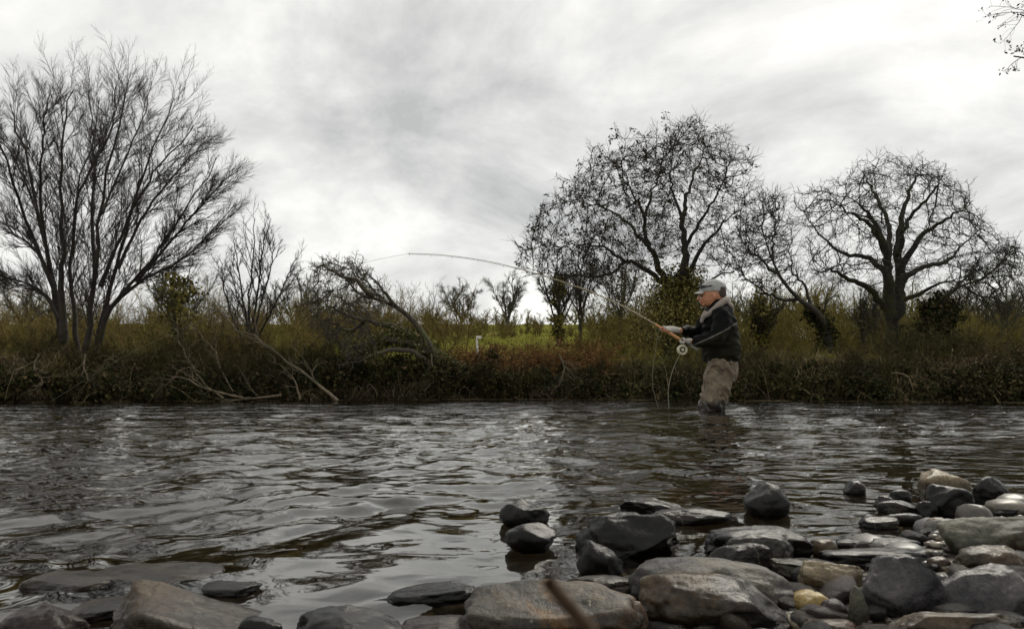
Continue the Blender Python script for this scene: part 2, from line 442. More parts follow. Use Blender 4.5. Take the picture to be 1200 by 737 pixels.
def f_water(nt, b):
    nt.nodes.remove(b)
    out = [n for n in nt.nodes if n.type == 'OUTPUT_MATERIAL'][0]
    tc = nd(nt, 'ShaderNodeTexCoord')
    mp = nd(nt, 'ShaderNodeMapping'); mp.inputs['Scale'].default_value = (0.8, 1.0, 1.0); nt.links.new(tc.outputs['Object'], mp.inputs[0])
    h1 = noise(nt, 11.0, 2, 0.5, 0.6, vec=mp.outputs[0])
    h2 = noise(nt, 1.6, 2, 0.5, 0.5, vec=mp.outputs[0])
    s = nd(nt, 'ShaderNodeSeparateXYZ'); nt.links.new(tc.outputs['Object'], s.inputs[0])
    fade = ramp(nt, s.outputs[1], [(0.0, (0.06,) * 3), (1.0, (1,) * 3)])
    mr = nd(nt, 'ShaderNodeMapRange'); mr.inputs['From Min'].default_value = 0.9; mr.inputs['From Max'].default_value = 3.5
    mr.inputs['To Min'].default_value = 0.12; mr.inputs['To Max'].default_value = 1.0
    nt.links.new(s.outputs[1], mr.inputs['Value'])
    b1 = nd(nt, 'ShaderNodeBump'); b1.inputs['Distance'].default_value = 0.011
    nt.links.new(mr.outputs[0], b1.inputs['Strength']); nt.links.new(h1, b1.inputs['Height'])
    mr2 = nd(nt, 'ShaderNodeMapRange'); mr2.inputs['From Min'].default_value = 2.5; mr2.inputs['From Max'].default_value = 9.0
    nt.links.new(s.outputs[1], mr2.inputs['Value'])
    b2 = nd(nt, 'ShaderNodeBump'); b2.inputs['Distance'].default_value = 0.10
    nt.links.new(mr2.outputs[0], b2.inputs['Strength']); nt.links.new(h2, b2.inputs['Height']); nt.links.new(b1.outputs[0], b2.inputs['Normal'])
    fr = nd(nt, 'ShaderNodeFresnel'); fr.inputs['IOR'].default_value = 1.52
    nt.links.new(b2.outputs[0], fr.inputs['Normal'])
    tr = nd(nt, 'ShaderNodeBsdfTransparent'); tr.inputs['Color'].default_value = (0.55, 0.48, 0.37, 1)
    gl = nd(nt, 'ShaderNodeBsdfGlossy'); gl.inputs['Roughness'].default_value = 0.015; gl.inputs['Color'].default_value = (0.97, 0.97, 0.95, 1)
    nt.links.new(b2.outputs[0], gl.inputs['Normal'])
    mx = nd(nt, 'ShaderNodeMixShader')
    nt.links.new(fr.outputs[0], mx.inputs[0]); nt.links.new(tr.outputs[0], mx.inputs[1]); nt.links.new(gl.outputs[0], mx.inputs[2])
    nt.links.new(mx.outputs[0], out.inputs['Surface'])
M['water'] = mat('water', f_water)

def plain(name, col, rough=0.7, metal=0.0, var=0.25, scale=60, bumpd=0.001):
    def f(nt, b):
        n = noise(nt, scale, 5, 0.6)
        c = mixc(nt, 1.0, col, ramp(nt, n, [(0.3, (1 - var,) * 3), (0.7, (1 + var,) * 3)]), 'MULTIPLY')
        nt.links.new(c, b.inputs['Base Color'])
        b.inputs['Roughness'].default_value = rough; b.inputs['Metallic'].default_value = metal
        bump(nt, b, n, 0.4, bumpd)
    return mat(name, f)

# ------------------------------------------------------------------ ground shape
SH_A = A3(0.035, 0.60); SH_N = A3(0.656, -0.755)
def bank_y(x):
    return 11.5 + 5.5 * np.exp(-(x / 7.5) ** 2) + 0.12 * np.sin(x * 1.7) + 0.07 * np.sin(x * 4.1 + 1)
def shore_s(x, y):
    return (x - SH_A[0]) * SH_N[0] + (y - SH_A[1]) * SH_N[1]
def near_z(x, y):
    s = shore_s(x, y)
    land = 0.07 * s
    land = np.where(s > 1.5, 0.105 + (s - 1.5) * 0.18, land)
    wet = -0.55 * (1 - np.exp(s / 0.55 * 0.42))
    p = np.stack([x, y, 0 * x], -1)
    return np.where(s > 0, np.minimum(land, 1.3), wet) + 0.008 * fbm(p * 6, 3) * (np.abs(x) < 8)
def smooth(a, b, x):
    t = np.clip((x - a) / (b - a), 0, 1); return t * t * (3 - 2 * t)
def far_z(x, y):
    t = y - bank_y(x)
    p = np.stack([x, y, 0 * x], -1)
    prof = np.interp(t, [-3, -0.6, 0.0, 0.35, 0.8, 1.6, 3.0], [-0.6, -0.4, -0.08, 0.40, 0.66, 0.82, 0.92])
    u = x / np.maximum(y, 5)
    slope = 0.098 - 0.046 * smooth(0.12, 0.34, u)
    rise = slope * np.clip(y - 20, 0, 135) * smooth(18, 32, y)
    rise = rise + 0.012 * np.clip(y - 155, 0, 1e4)
    return prof + rise + (0.10 * fbm(p * 0.5, 3) + 0.16 * perlin(p * 0.9 + 4.4)) * smooth(-.1, 1.2, t) + 0.09 * fbm(p * 2.6, 3) * smooth(-.3, .4, t)

def bank_pt(px, t):
    """plan position on the far bank seen at photo column px, t metres behind the water's edge"""
    px = np.asarray(px, float)
    u = np.array([ray(p, 440)[0] for p in px]); Yk = np.full(len(px), 15.0)
    for _ in range(12): Yk = 0.5 * Yk + 0.5 * (bank_y(u * Yk) + t)
    return u * Yk, Yk

def grid_mesh(name, X, Y, Z, m):
    r, c = X.shape
    V = np.stack([X, Y, Z], -1).reshape(-1, 3)
    i = np.arange(r * c).reshape(r, c)
    q = np.stack([i[:-1, :-1], i[:-1, 1:], i[1:, 1:], i[1:, :-1]], -1).reshape(-1, 4)
    return mesh_np(name, V, q, m)

# near gravel bar + riverbed, one sheet that dives under the far bank
ys = np.concatenate([np.linspace(-6, -0.6, 12), np.linspace(-0.4, 3.2, 130), np.geomspace(3.3, 26, 60)])
us = np.linspace(-1, 1, 161); us = np.sign(us) * np.abs(us) ** 1.35
Y, U = np.meshgrid(ys, us, indexing='ij')
X = U * (6.0 + np.maximum(Y, 0) * 1.6)
Z = near_z(X, Y)
Z = np.where(Y > 9, np.minimum(Z, -0.35), Z)
riverbed = obj('riverbed', grid_mesh('riverbed', X, Y, Z, M['bed'])); tag(riverbed, kind='structure')

# far meadow, bank and hill
ts = np.concatenate([np.linspace(-3, 3, 46), np.geomspace(3.3, 420, 70)])
us = np.linspace(-1, 1, 261)
T_, U = np.meshgrid(ts, us, indexing='ij')
X = U * (26 + np.maximum(T_, 0) * 1.3)
Y = bank_y(X) * np.exp(-np.maximum(T_, 0) / 60) + 17 * (1 - np.exp(-np.maximum(T_, 0) / 60)) + T_
meadow = obj('meadow_and_hill', grid_mesh('meadow', X, Y, far_z(X, Y), M['terrain'])); tag(meadow, kind='structure')

# ------------------------------------------------------------------ water
BULGES = []   # (x, y, amp, sx, sy) water swelling over stones and round the angler
def gpt(px, py, z=0.0):
    d = ray(px, py); t = (z - CAMZ) / d[2]
    return A3(d[0] * t, t, z)
for px, py, a, sx, sy in [(150, 672, 0.008, 0.09, 0.06), (75, 700, 0.006, 0.05, 0.04), (505, 700, 0.006, 0.045, 0.02),
                          (838, 484, 0.030, 0.22, 0.14), (760, 486, 0.014, 0.45, 0.10), (470, 578, 0.012, 0.06, 0.03), (872, 481, 0.028, 0.16, 0.14)]:
    g = gpt(px, py); BULGES.append((g[0], g[1], a, sx, sy))
def water_h(x, y, sp):
    h = np.zeros_like(x)
    wx = x + 0.16 * perlin(np.stack([x * 1.3, y * 1.3, 0 * x + 5], -1)); wy = y + 0.16 * perlin(np.stack([x * 1.3, y * 1.3, 0 * x + 9], -1))
    # calm pool close to the stones at lower centre, livelier towards the left and mid-stream
    s = -shore_s(x, y)
    liv = 0.24 + 0.76 * smooth(0.25, 1.2, s)
    liv = np.maximum(liv, 0.16 + 0.45 * smooth(0.18, 0.75, -x / np.maximum(y, .3)))
    gust = 0.75 + 0.5 * perlin(np.stack([x * 0.35, y * 0.35, 0 * x + 2], -1))
    for lam, amp, k in [(0.055, 0.0018, 1), (0.095, 0.0060, 2), (0.17, 0.0120, 3), (0.31, 0.0135, 4), (0.62, 0.0115, 5), (1.5, 0.014, 6), (3.6, 0.02, 7)]:
        a = amp * np.exp(-(1.6 * sp / lam) ** 2)
        c, s_ = math.cos(0.75 * (k % 3 - 1) + 0.2), math.sin(0.75 * (k % 3 - 1) + 0.2)
        q = np.stack([(wx * c + wy * s_) / lam * 1.5, (wy * c - wx * s_) / lam, 0 * x + k * 7.7], -1)
        n = perlin(q)
        n = n - 0.55 * np.abs(perlin(q + 31.7)) if k <= 5 else n          # sharpened crests
        L = liv if lam < 0.5 else np.minimum(1, liv * 1.3)
        h += a * n * L * (gust if lam < 1 else 1)
    lx, ly = 2.02, 7.25                           # rings and wake trailing from the angler's legs
    rr_ = np.sqrt((x - lx) ** 2 + (y - ly) ** 2) + 1e-6
    h += 0.012 * np.cos(rr_ * 16) * np.exp(-rr_ / 0.7) * (rr_ > .12)
    for bx, by, a, sx, sy in BULGES:
        h += a * np.exp(-((x - bx) / sx) ** 2 - ((y - by) / sy) ** 2)
    return h
pr = np.concatenate([np.linspace(420, 300, 40), np.arange(299.3, 40, -0.8), np.arange(40, 10.2, -0.36), np.linspace(10, 8.2, 12)])
yr = CAMZ * F / pr
ys = np.concatenate([[-4, -2, -1, -0.4, 0.0, 0.2, 0.35], yr])
us = np.concatenate([np.linspace(-3.2, -0.9, 36)[:-1], np.linspace(-0.9, 0.9, 381), np.linspace(0.9, 3.2, 36)[1:]])
Y, U = np.meshgrid(ys, us, indexing='ij')
X = U * (np.maximum(Y, 0) * 0.95 + 0.12)
spx = (np.maximum(Y, 0) * 0.95 + 0.12) * (1.8 / 380)
spy = np.abs(np.gradient(ys))[:, None] + 0 * X
Z = water_h(X, Y, np.maximum(spx, spy * 0.8))
water = obj('river_water', grid_mesh('water', X, Y, Z, M['water'])); tag(water, kind='structure')

# ------------------------------------------------------------------ trees
def chains_of(par, r):
    n = len(par)
    kids = [[] for _ in range(n)]
    for i in range(n):
        if par[i] >= 0: kids[par[i]].append(i)
    out = []
    starts = [(i, -1) for i in range(n) if par[i] < 0]
    while starts:
        i, p = starts.pop()
        ch = [p] if p >= 0 else []
        while True:
            ch.append(i)
            k = kids[i]
            if not k: break
            b = max(k, key=lambda j: r[j])
            starts += [(j, i) for j in k if j != b]
            i = b
        out.append((ch, p >= 0))
    return out

def colonize(limbs, attr, D, di, dk, iters=140, trop=0.0, jit=0.25, rg=None):
    """limbs: list of (pts, r0, r1) in world space. Returns pos, parent, minimum radius"""
    pos, par, mr = [], [], []
    for li, (pts, r0, r1) in enumerate(limbs):
        L = np.linalg.norm(np.diff(pts, axis=0), axis=1).sum()
        q = resample(pts, max(3, int(L / D) + 1))
        if li: q[2:-1] += rg.normal(size=q[2:-1].shape) * D * 0.16
        if li == 0: prev, s = -1, 0
        else:
            d = np.linalg.norm(np.asarray(pos) - q[0], axis=1); prev, s = int(d.argmin()), 1
        for i in range(s, len(q)):
            pos.append(q[i]); par.append(prev); prev = len(pos) - 1
            mr.append(LIMB * (r0 + (r1 * 0.4 - r0) * (i / (len(q) - 1)) ** 0.7))
    pos = np.array(pos); n0 = len(pos)
    A = np.array(attr); near = np.zeros(len(A), int); dist = np.full(len(A), 1e9)
    nk = np.zeros(60000, int)
    P = np.zeros((60000, 3)); P[:n0] = pos; n = n0
    def upd(a, b):
        nonlocal near, dist
        for s in range(a, b, 400):
            e = min(s + 400, b)
            dd = np.linalg.norm(A[:, None] - P[None, s:e], axis=2)
            j = dd.argmin(1); d = dd[np.arange(len(A)), j]
            m = d < dist; dist[m] = d[m]; near[m] = j[m] + s
    upd(0, n)
    lastdir = np.zeros((60000, 3))
    for it in range(iters):
        keep = dist > dk
        A, near, dist = A[keep], near[keep], dist[keep]
        act = dist < di * (2.5 if it < 6 else 1)
        if not act.any(): break
        idx, inv = np.unique(near[act], return_inverse=True)
        v = np.zeros((len(idx), 3)); np.add.at(v, inv, norm(A[act] - P[near[act]]))
        v = norm(v); v = norm(v + jit * rg.normal(size=v.shape) + UP * trop)
        ok = nk[idx] < 3
        ok &= ~((lastdir[idx] * v).sum(1) > 0.97)
        idx, v = idx[ok], v[ok]
        if len(idx) == 0: break
        if n + len(idx) >= 60000: break
        P[n:n + len(idx)] = P[idx] + v * D
        lastdir[idx] = v
        nk[idx] += 1
        par.extend(idx.tolist()); mr.extend([0.0] * len(idx))
        upd(n, n + len(idx)); n += len(idx)
    return P[:n].copy(), np.array(par), np.array(mr), n0

def pipe_radii(par, mr, rt, e):
    n = len(par); acc = np.zeros(n); r = np.zeros(n)
    for i in range(n - 1, -1, -1):
        r[i] = max(rt, acc[i] ** (1 / e)) if acc[i] > 0 else rt
        r[i] = max(r[i], mr[i])
        if par[i] >= 0: acc[par[i]] += min(r[i], 10) ** e if mr[i] == 0 else 0
    return r

def skel_tubes(P, par, r, rsplit, k_big=7, k_small=4):
    big, small = ([], [], []), ([], [], [])
    for ci, (ch, side) in enumerate(chains_of(par, r)):
        rr = r[ch].copy()
        if side: rr[0] = rr[1] * 1.1
        pp = P[ch].copy()
        # split each chain where it becomes thin
        m = rr >= rsplit
        nb = len(rr) if m.all() else int(np.argmin(m))
        if nb >= 2:
            big[0].append(pp[:nb]); big[1].append(rr[:nb]); big[2].append(np.full(nb, ci))
            lo = nb - 1
        else: lo = 0
        if len(rr) - lo >= 2:
            small[0].append(pp[lo:]); small[1].append(rr[lo:]); small[2].append(np.full(len(rr) - lo, ci))
    f = lambda s, k: tubes(np.concatenate(s[0]), np.concatenate(s[1]), np.concatenate(s[2]), k) if s[0] else (np.zeros((0, 3)), np.zeros((0, 4), int))
    return f(big, k_big), f(small, k_small)

def px_limb(pts, Y0, Y1, r0, r1):
    """limb traced as (x, y) photo pixels, its depth running from Y0 to Y1 metres; radii in metres"""
    n = len(pts)
    return (np.array([at(x, y, Y0 + (Y1 - Y0) * (i / (n - 1)) ** 1.2) for i, (x, y) in enumerate(pts)]), r0, r1)
LIMB = 0.74

def crown_points(poly, Y, n, dep, rg, power=0.7):
    p = np.array(poly, float); lo, hi = p.min(0), p.max(0)
    out = np.zeros((0, 2))
    while len(out) < n:
        c = lo + (hi - lo) * rg.random((n * 2, 2)); out = np.concatenate([out, c[in_poly(c[:, 0], c[:, 1], poly)]])
    nc = max(20, n // 22); cl = out[:nc]; nu = int(n * 0.35)
    pick = rg.integers(0, nc, n - nu); sg = 0.055 * min(hi - lo)
    c2 = cl[pick] + rg.normal(size=(n - nu, 2)) * sg
    dep_c = rg.uniform(-1, 1, nc)
    out = np.concatenate([out[nc:nc + nu], c2])
    n = len(out)
    mid, half = (lo + hi) / 2, (hi - lo) / 2
    q = (out - mid) / half
    hd = dep * np.sqrt(np.maximum(0.1, 1 - 0.75 * q[:, 0] ** 2 - 0.35 * q[:, 1] ** 2))
    t = np.concatenate([rg.uniform(-1, 1, nu), dep_c[pick] + rg.normal(size=len(pick)) * 0.08]); t = np.sign(t) * np.abs(t) ** power
    return np.array([at(a, b, Y + d) for (a, b), d in zip(out, t * hd)])

def part(name, vf, m, root, smooth=True, kind=None):
    v, f = vf
    v = np.asarray(v) - np.array(root.location)
    o = obj(name, mesh_np(name, v, f, m, smooth), root)
    if kind: o['kind'] = kind
    return o

def sc_tree(name, label, limbs, poly, Y, n_attr, dep, D, m, rt, e, twigs, base, jit=0.3, trop=0.0, seed=1, di=5.0, dk=1.7, smooth_it=1, extra_attr=None, cat='tree', group=None):
    rg = np.random.default_rng(seed)
    A = crown_points(poly, Y, n_attr, dep, rg)
    if extra_attr is not None: A = np.concatenate([A, extra_attr])
    P, par, mr, n0 = colonize(limbs, A, D, D * di, D * dk, jit=jit, trop=trop, rg=rg)
    for _ in range(smooth_it):
        Q = P.copy(); c = np.zeros(len(P)); s = np.zeros_like(P)
        ok = par >= 0
        np.add.at(s, par[ok], P[ok]); np.add.at(c, par[ok], 1)
        m1 = ok & (c == 1) & (np.arange(len(P)) >= n0)
        Q[m1] = 0.5 * P[m1] + 0.25 * (P[par[m1]] + s[m1])
        P = Q
    r = pipe_radii(par, mr, rt, e)
    root = empty(name, tuple(base), label, cat, group)
    b, s = skel_tubes(P, par, r, rt * 4.0)
    part('trunk', merge([b]), m, root)
    # twigs along every thin segment
    thin = np.nonzero((par >= 0) & (r < rt * 4.5))[0]
    E = np.stack([P[par[thin]], P[thin]], 1); ER = np.stack([r[par[thin]], r[thin]], 1); ER = np.minimum(ER, rt * 2)
    n1, l1, n2, l2, ang, tp, cu = twigs
    T1, R1 = sprout(E, ER, n1, l1, ang, tp, cu, S=3, rr=0.75, tip=0.5, t0=0.3, taper_len=0.0, rng=rg)
    ps = [s, tubes_u(T1, R1, 3)]
    if n2:
        T2, R2 = sprout(T1, R1, n2, l2, ang, tp, cu, S=2, rr=0.9, tip=0.5, t0=0.2, taper_len=0.3, rng=rg)
        ps.append(spikes(T2, R2, rg))
    part('crown', merge(ps), m, root)
    return root, P, par, r, T1

def wild_tree(name, label, limbs, m, base, levels, seed=2, k0=7, cat='tree', group=None, npts=18, noise_amp=0.02):
    """tree grown level by level from traced stems; levels = list of dicts for sprout()"""
    rg = np.random.default_rng(seed)
    P = np.stack([resample(l[0], npts) for l in limbs])
    L = blen(P)
    P[:, 1:] += rg.normal(size=P[:, 1:].shape) * (L[:, None, None] * noise_amp * np.linspace(.2, 1, npts - 1)[None, :, None])
    R = np.stack([l[1] + (l[2] - l[1]) * np.linspace(0, 1, npts) ** 0.6 for l in limbs])
    root = empty(name, tuple(base), label, cat, group)
    part('trunk', merge([tubes_u(P, R, k0)]), m, root)
    ps = []
    for lv in levels:
        lv = dict(lv); ratio = lv.pop('ratio'); k = lv.pop('k', 3); lo = lv.pop('lmin', 0); sp = lv['S'] == 2
        P, R = sprout(P, R, L=np.maximum(L * ratio, lo), rng=rg, **lv)
        L = blen(P)
        ps.append(spikes(P, R, rg) if sp else tubes_u(P, R, k))
    part('crown', merge(ps), m, root)
    return root, P

# --- oak on the right
YO = 21.0
pm = 1.18 / ppm(YO)      # metres per photo pixel at the oak
oak_limbs = [
    px_limb([(1047, 452), (1045, 410), (1046, 372), (1047, 345)], YO, YO, 15 * pm, 12.5 * pm),
    px_limb([(1044, 372), (1041, 335), (1040, 303), (1031, 272), (1018, 252), (1003, 236)], YO, YO - 0.8, 10 * pm, 2.5 * pm),
    px_limb([(1052, 372), (1054, 330), (1052, 292), (1058, 255), (1066, 222), (1078, 201)], YO, YO + 0.7, 10 * pm, 2 * pm),
    px_limb([(1040, 365), (1018, 338), (992, 326), (974, 317), (955, 320)], YO, YO - 1.4, 6 * pm, 1.6 * pm),
    px_limb([(1041, 322), (1016, 302), (986, 296), (962, 277), (941, 248)], YO, YO + 1.6, 5 * pm, 1.4 * pm),
    px_limb([(1038, 298), (1020, 264), (998, 250), (972, 236)], YO, YO - 2.2, 4.5 * pm, 1.4 * pm),
    px_limb([(1042, 303), (1040, 262), (1022, 222), (1010, 200)], YO, YO + 2.2, 5 * pm, 1.5 * pm),
    px_limb([(1053, 318), (1080, 277), (1110, 256), (1136, 241)], YO, YO - 1.5, 5.5 * pm, 1.5 * pm),
    px_limb([(1055, 330), (1085, 312), (1110, 306), (1126, 288), (1150, 268)], YO, YO + 1.2, 5 * pm, 1.4 * pm),
    px_limb([(1056, 352), (1085, 341), (1106, 331), (1124, 330)], YO, YO - 1.0, 4 * pm, 1.2 * pm),
    px_limb([(1052, 300), (1062, 262), (1090, 228), (1105, 206)], YO, YO - 2.3, 4.5 * pm, 1.3 * pm),
]
oak_poly = [(928, 240), (950, 215), (968, 204), (1000, 190), (1045, 182), (1100, 193), (1130, 205), (1142, 232), (1166, 258), (1196, 292), (1188, 322), (1140, 322), (1112, 318), (1080, 338), (1040, 322), (1000, 332), (955, 335), (936, 295)]
sc_tree('oak_tree', 'large gnarled bare oak with broad rounded crown on the far bank at right', oak_limbs, oak_poly, YO, 2700, 3.0, 0.15, M['bark_oak'], 0.0062, 2.12,
        (1, 0.26, 4, 0.18, 46, 0.0, 0.16), at(1047, 452, YO), jit=0.30, seed=11, di=6, dk=1.5, smooth_it=2)

# --- ash in the middle, hung with seed bunches
YA = 19.6
pm = 1.0 / ppm(YA)
ash_limbs = [
    px_limb([(790, 455), (785, 410), (788, 370), (793, 335)], YA, YA, 14 * pm, 11 * pm),
    px_limb([(795, 340), (803, 297), (800, 252), (810, 215), (828, 172)], YA, YA + 0.6, 9 * pm, 1.6 * pm),
    px_limb([(798, 338), (822, 292), (846, 264), (872, 240)], YA, YA - 1.3, 5 * pm, 1.3 * pm),
    px_limb([(786, 350), (768, 302), (755, 272), (764, 227), (776, 188)], YA, YA - 0.8, 7 * pm, 1.6 * pm),
    px_limb([(779, 335), (752, 313), (731, 307), (719, 319), (690, 325), (652, 321), (618, 322)], YA, YA - 1.2, 5 * pm, 1.0 * pm),
    px_limb([(737, 309), (706, 291), (670, 286), (626, 291)], YA - 0.4, YA + 1.0, 3 * pm, 1.0 * pm),
    px_limb([(761, 292), (735, 261), (700, 241), (662, 236)], YA - 0.4, YA + 1.6, 3.6 * pm, 1.1 * pm),
    px_limb([(758, 262), (742, 226), (728, 192)], YA - 0.5, YA - 2.0, 3 * pm, 1.0 * pm),
    px_limb([(801, 262), (786, 212), (790, 165)], YA + 0.3, YA + 2.0, 3.5 * pm, 1.0 * pm),
    px_limb([(803, 290), (838, 232), (856, 190)], YA + 0.3, YA - 1.6, 3.6 * pm, 1.0 * pm),
    px_limb([(797, 352), (830, 330), (856, 318), (884, 306)], YA, YA + 1.2, 3.4 * pm, 1.0 * pm),
]
ash_poly = [(602, 302), (613, 262), (652, 215), (700, 190), (742, 163), (800, 137), (850, 148), (876, 184), (886, 235), (893, 285), (868, 318), (838, 316), (800, 300), (760, 318), (700, 334), (640, 326)]
ash, ashP, ashpar, ashr, ashT = sc_tree('ash_tree', 'bare ash tree hung with dark seed bunches, trunk in ivy behind the angler', ash_limbs, ash_poly, YA, 2500, 2.8, 0.165, M['bark_dark'], 0.006, 2.2,
        (2, 0.32, 4, 0.20, 40, 0.06, 0.10), at(790, 455, YA), jit=0.16, smooth_it=2, trop=0.05, seed=21, di=6, dk=1.6)
rg = np.random.default_rng(5)
tips = ashT[:, -1]
# bunches hang mostly on the left and outer crown
wgt = np.exp(-((tips[:, 0] - at(680, 260, YA)[0]) / 2.6) ** 2) + 0.12
pick = rg.choice(len(tips), 760, replace=False, p=wgt / wgt.sum())
c = np.repeat(tips[pick], 9, 0) + rg.normal(size=(760 * 9, 3)) * [0.028, 0.028, 0.04] - [0, 0, 0.05]
sv = leaves(c, 0.10, nrm=None, aspect=0.32, rng=rg)
part('seed_bunches', merge([sv]), M['seed'], ash, kind='stuff')
def ivy_on(root, name, pts, spread, n, size, m, seed, hang=0.0):
    rg = np.random.default_rng(seed)
    pts = resample(np.asarray(pts), 40)
    # clumped cover: leaves gather in bunches round the stem
    nc = max(8, n // 60)
    sp = np.interp(np.linspace(0, 1, 40), np.linspace(0, 1, len(spread)), spread)
    ci = rg.integers(0, 40, nc)
    d = norm(rg.normal(size=(nc, 3)) * [1, 1, .5])
    cc = pts[ci] + d * (sp[ci] * rg.uniform(.3, 1.0, nc))[:, None]
    k = rg.integers(0, nc, n)
    off = rg.normal(size=(n, 3)) * (0.35 * sp[ci[k]] * 0.55 + 0.05)[:, None]; off[:, 2] -= np.abs(off[:, 2]) * hang
    v = leaves(cc[k] + off, size, nrm=norm(d[k] + off * 0.3), aspect=0.8, rng=rg)
    return part(name, merge([v]), m, root, kind='stuff')
ivy_on(ash, 'ivy', [at(788, 460, YA), at(786, 400, YA), at(790, 350, YA), at(800, 325, YA)], [0.9, 1.15, 1.0, 0.5], 15000, 0.065, M['ivy_olive'], 31, 0.6)

# --- leaning tree between the ash and the oak
YL = 18.6
pm = 1.0 / ppm(YL)
lean_limbs = [
    px_limb([(968, 452), (971, 415), (968, 385), (957, 366), (938, 352), (918, 330), (904, 302), (894, 272)], YL, YL - 0.6, 9.5 * pm, 1.5 * pm),
    px_limb([(936, 352), (912, 350), (894, 340), (872, 322), (858, 300)], YL - .2, YL - 1.4, 3.6 * pm, 0.9 * pm),
    px_limb([(950, 362), (945, 338), (930, 320), (925, 290), (930, 262)], YL - .2, YL + 1.0, 3.4 * pm, 0.8 * pm),
    px_limb([(912, 322), (890, 302), (876, 276)], YL - .4, YL - 1.6, 3 * pm, 0.8 * pm),
    px_limb([(905, 305), (908, 270), (906, 236)], YL - .4, YL + 0.8, 2.6 * pm, 0.8 * pm),
    px_limb([(962, 372), (972, 352), (985, 340)], YL, YL + 0.6, 2.0 * pm, 0.7 * pm),
]
lean, *_ = sc_tree('leaning_tree', 'slim bare tree with dark trunk leaning left over the bank, left of the oak', lean_limbs,
        [(862, 330), (858, 280), (870, 240), (895, 222), (918, 220), (930, 250), (938, 290), (940, 330), (915, 345), (880, 345)], YL, 800, 1.8, 0.15, M['bark_dark'], 0.007, 2.3,
        (2, 0.26, 4, 0.15, 38, 0.12, 0.2), at(968, 452, YL), jit=0.22, trop=0.12, seed=31, di=6, dk=1.6)
ivy_on(lean, 'ivy', [at(968, 455, YL), at(971, 415, YL), at(966, 383, YL), at(950, 362, YL)], [0.34, 0.26, 0.22, 0.15], 2500, 0.07, M['ivy'], 32, 0.3)

# --- ivy-clad tree right of the oak
YI = 19.8
pm = 1.0 / ppm(YI)
ivt_limbs = [
    px_limb([(1094, 455), (1094, 410), (1096, 380), (1106, 356), (1118, 340), (1140, 331), (1160, 333)], YI, YI - .6, 8 * pm, 1.2 * pm),
    px_limb([(1118, 340), (1135, 322), (1146, 306)], YI, YI + .9, 3 * pm, 0.9 * pm),
    px_limb([(1138, 331), (1160, 322), (1178, 300), (1190, 286)], YI - .3, YI + .6, 3 * pm, 0.8 * pm),
    px_limb([(1130, 335), (1150, 348), (1165, 362)], YI - .4, YI - 1.4, 2.4 * pm, 0.7 * pm),
    px_limb([(1097, 388), (1118, 402), (1150, 410), (1185, 413)], YI, YI - 1.6, 3.4 * pm, 0.9 * pm),
]
ivt, *_ = sc_tree('ivy_clad_tree', 'small crooked tree wrapped in green ivy standing right of the oak', ivt_limbs,
        [(1105, 345), (1120, 318), (1150, 295), (1196, 280), (1215, 320), (1200, 360), (1180, 385), (1140, 370), (1118, 372)], YI, 800, 1.6, 0.15, M['bark_oak'], 0.007, 2.3,
        (2, 0.22, 5, 0.14, 55, 0.0, 0.35), at(1094, 455, YI), jit=0.42, seed=41, di=6, dk=1.6)
ivy_on(ivt, 'ivy', [at(1092, 460, YI), at(1093, 410, YI), at(1096, 378, YI), at(1108, 352, YI)], [0.55, 0.60, 0.55, 0.3], 6500, 0.09, M['ivy'], 42, 0.5)

# --- big many-stemmed tree at the left edge
YT = 14.6
pm = 1.0 / ppm(YT)
def st(pts, dY, w0, w1=0.9, y0=0.0):
    w0 *= 0.88
    pts = [(180 + (x_ - 180) * .88 if x_ > 180 else x_, y_ + max(0, 200 - y_) * .24) for x_, y_ in pts]
    return px_limb(pts, YT + y0, YT + dY, w0 * 0.5 * pm, w1 * 0.5 * pm)
left_limbs = [
    st([(82, 450), (77, 420), (70, 380), (64, 345), (56, 300), (40, 225), (24, 150), (10, 98)], 0.6, 17, 1.0),
    st([(76, 400), (72, 345), (73, 300), (72, 240), (74, 150), (84, 72)], -0.9, 12, 1.0),
    st([(92, 450), (90, 410), (87, 360), (82, 320), (88, 270), (98, 200), (120, 88)], 1.2, 11, 1.0),
    st([(100, 450), (100, 415), (106, 370), (112, 320), (118, 255), (134, 155), (150, 60)], -0.6, 14, 1.0),
    st([(110, 450), (112, 415), (122, 362), (134, 322), (150, 262), (182, 160), (203, 88)], 0.9, 12, 1.0),
    st([(116, 400), (126, 366), (150, 336), (176, 305), (216, 254), (266, 182)], -1.2, 9, 0.9),
    st([(122, 366), (164, 330), (210, 308), (252, 278), (290, 238)], 0.8, 7, 0.9),
    st([(70, 378), (52, 345), (28, 331), (0, 322), (-46, 300)], -0.8, 6, 0.9),
    st([(64, 335), (40, 292), (10, 268), (-28, 232)], 1.0, 6, 0.9),
    st([(66, 345), (32, 262), (6, 182), (-16, 118)], -1.6, 7, 0.9),
    st([(118, 335), (140, 281), (176, 210), (236, 128)], -1.8, 7, 0.9),
    st([(112, 325), (108, 250), (110, 160), (104, 78)], 1.8, 7, 0.9),
    st([(119, 250), (130, 225), (164, 130), (178, 64)], 1.6, 5, 0.9, -0.3),
    st([(138, 315), (170, 250), (220, 190), (252, 150)], 1.8, 6, 0.9, 0.3),
    st([(160, 330), (205, 280), (250, 235), (282, 205)], -1.6, 5, 0.9, -0.3),
    st([(60, 330), (48, 240), (50, 150), (58, 82)], -1.9, 6, 0.9),
    st([(44, 250), (14, 175), (-25, 130)], 1.6, 4, 0.9, 0.2),
    st([(85, 300), (92, 230), (130, 140), (136, 70)], -2.0, 5, 0.9),
]
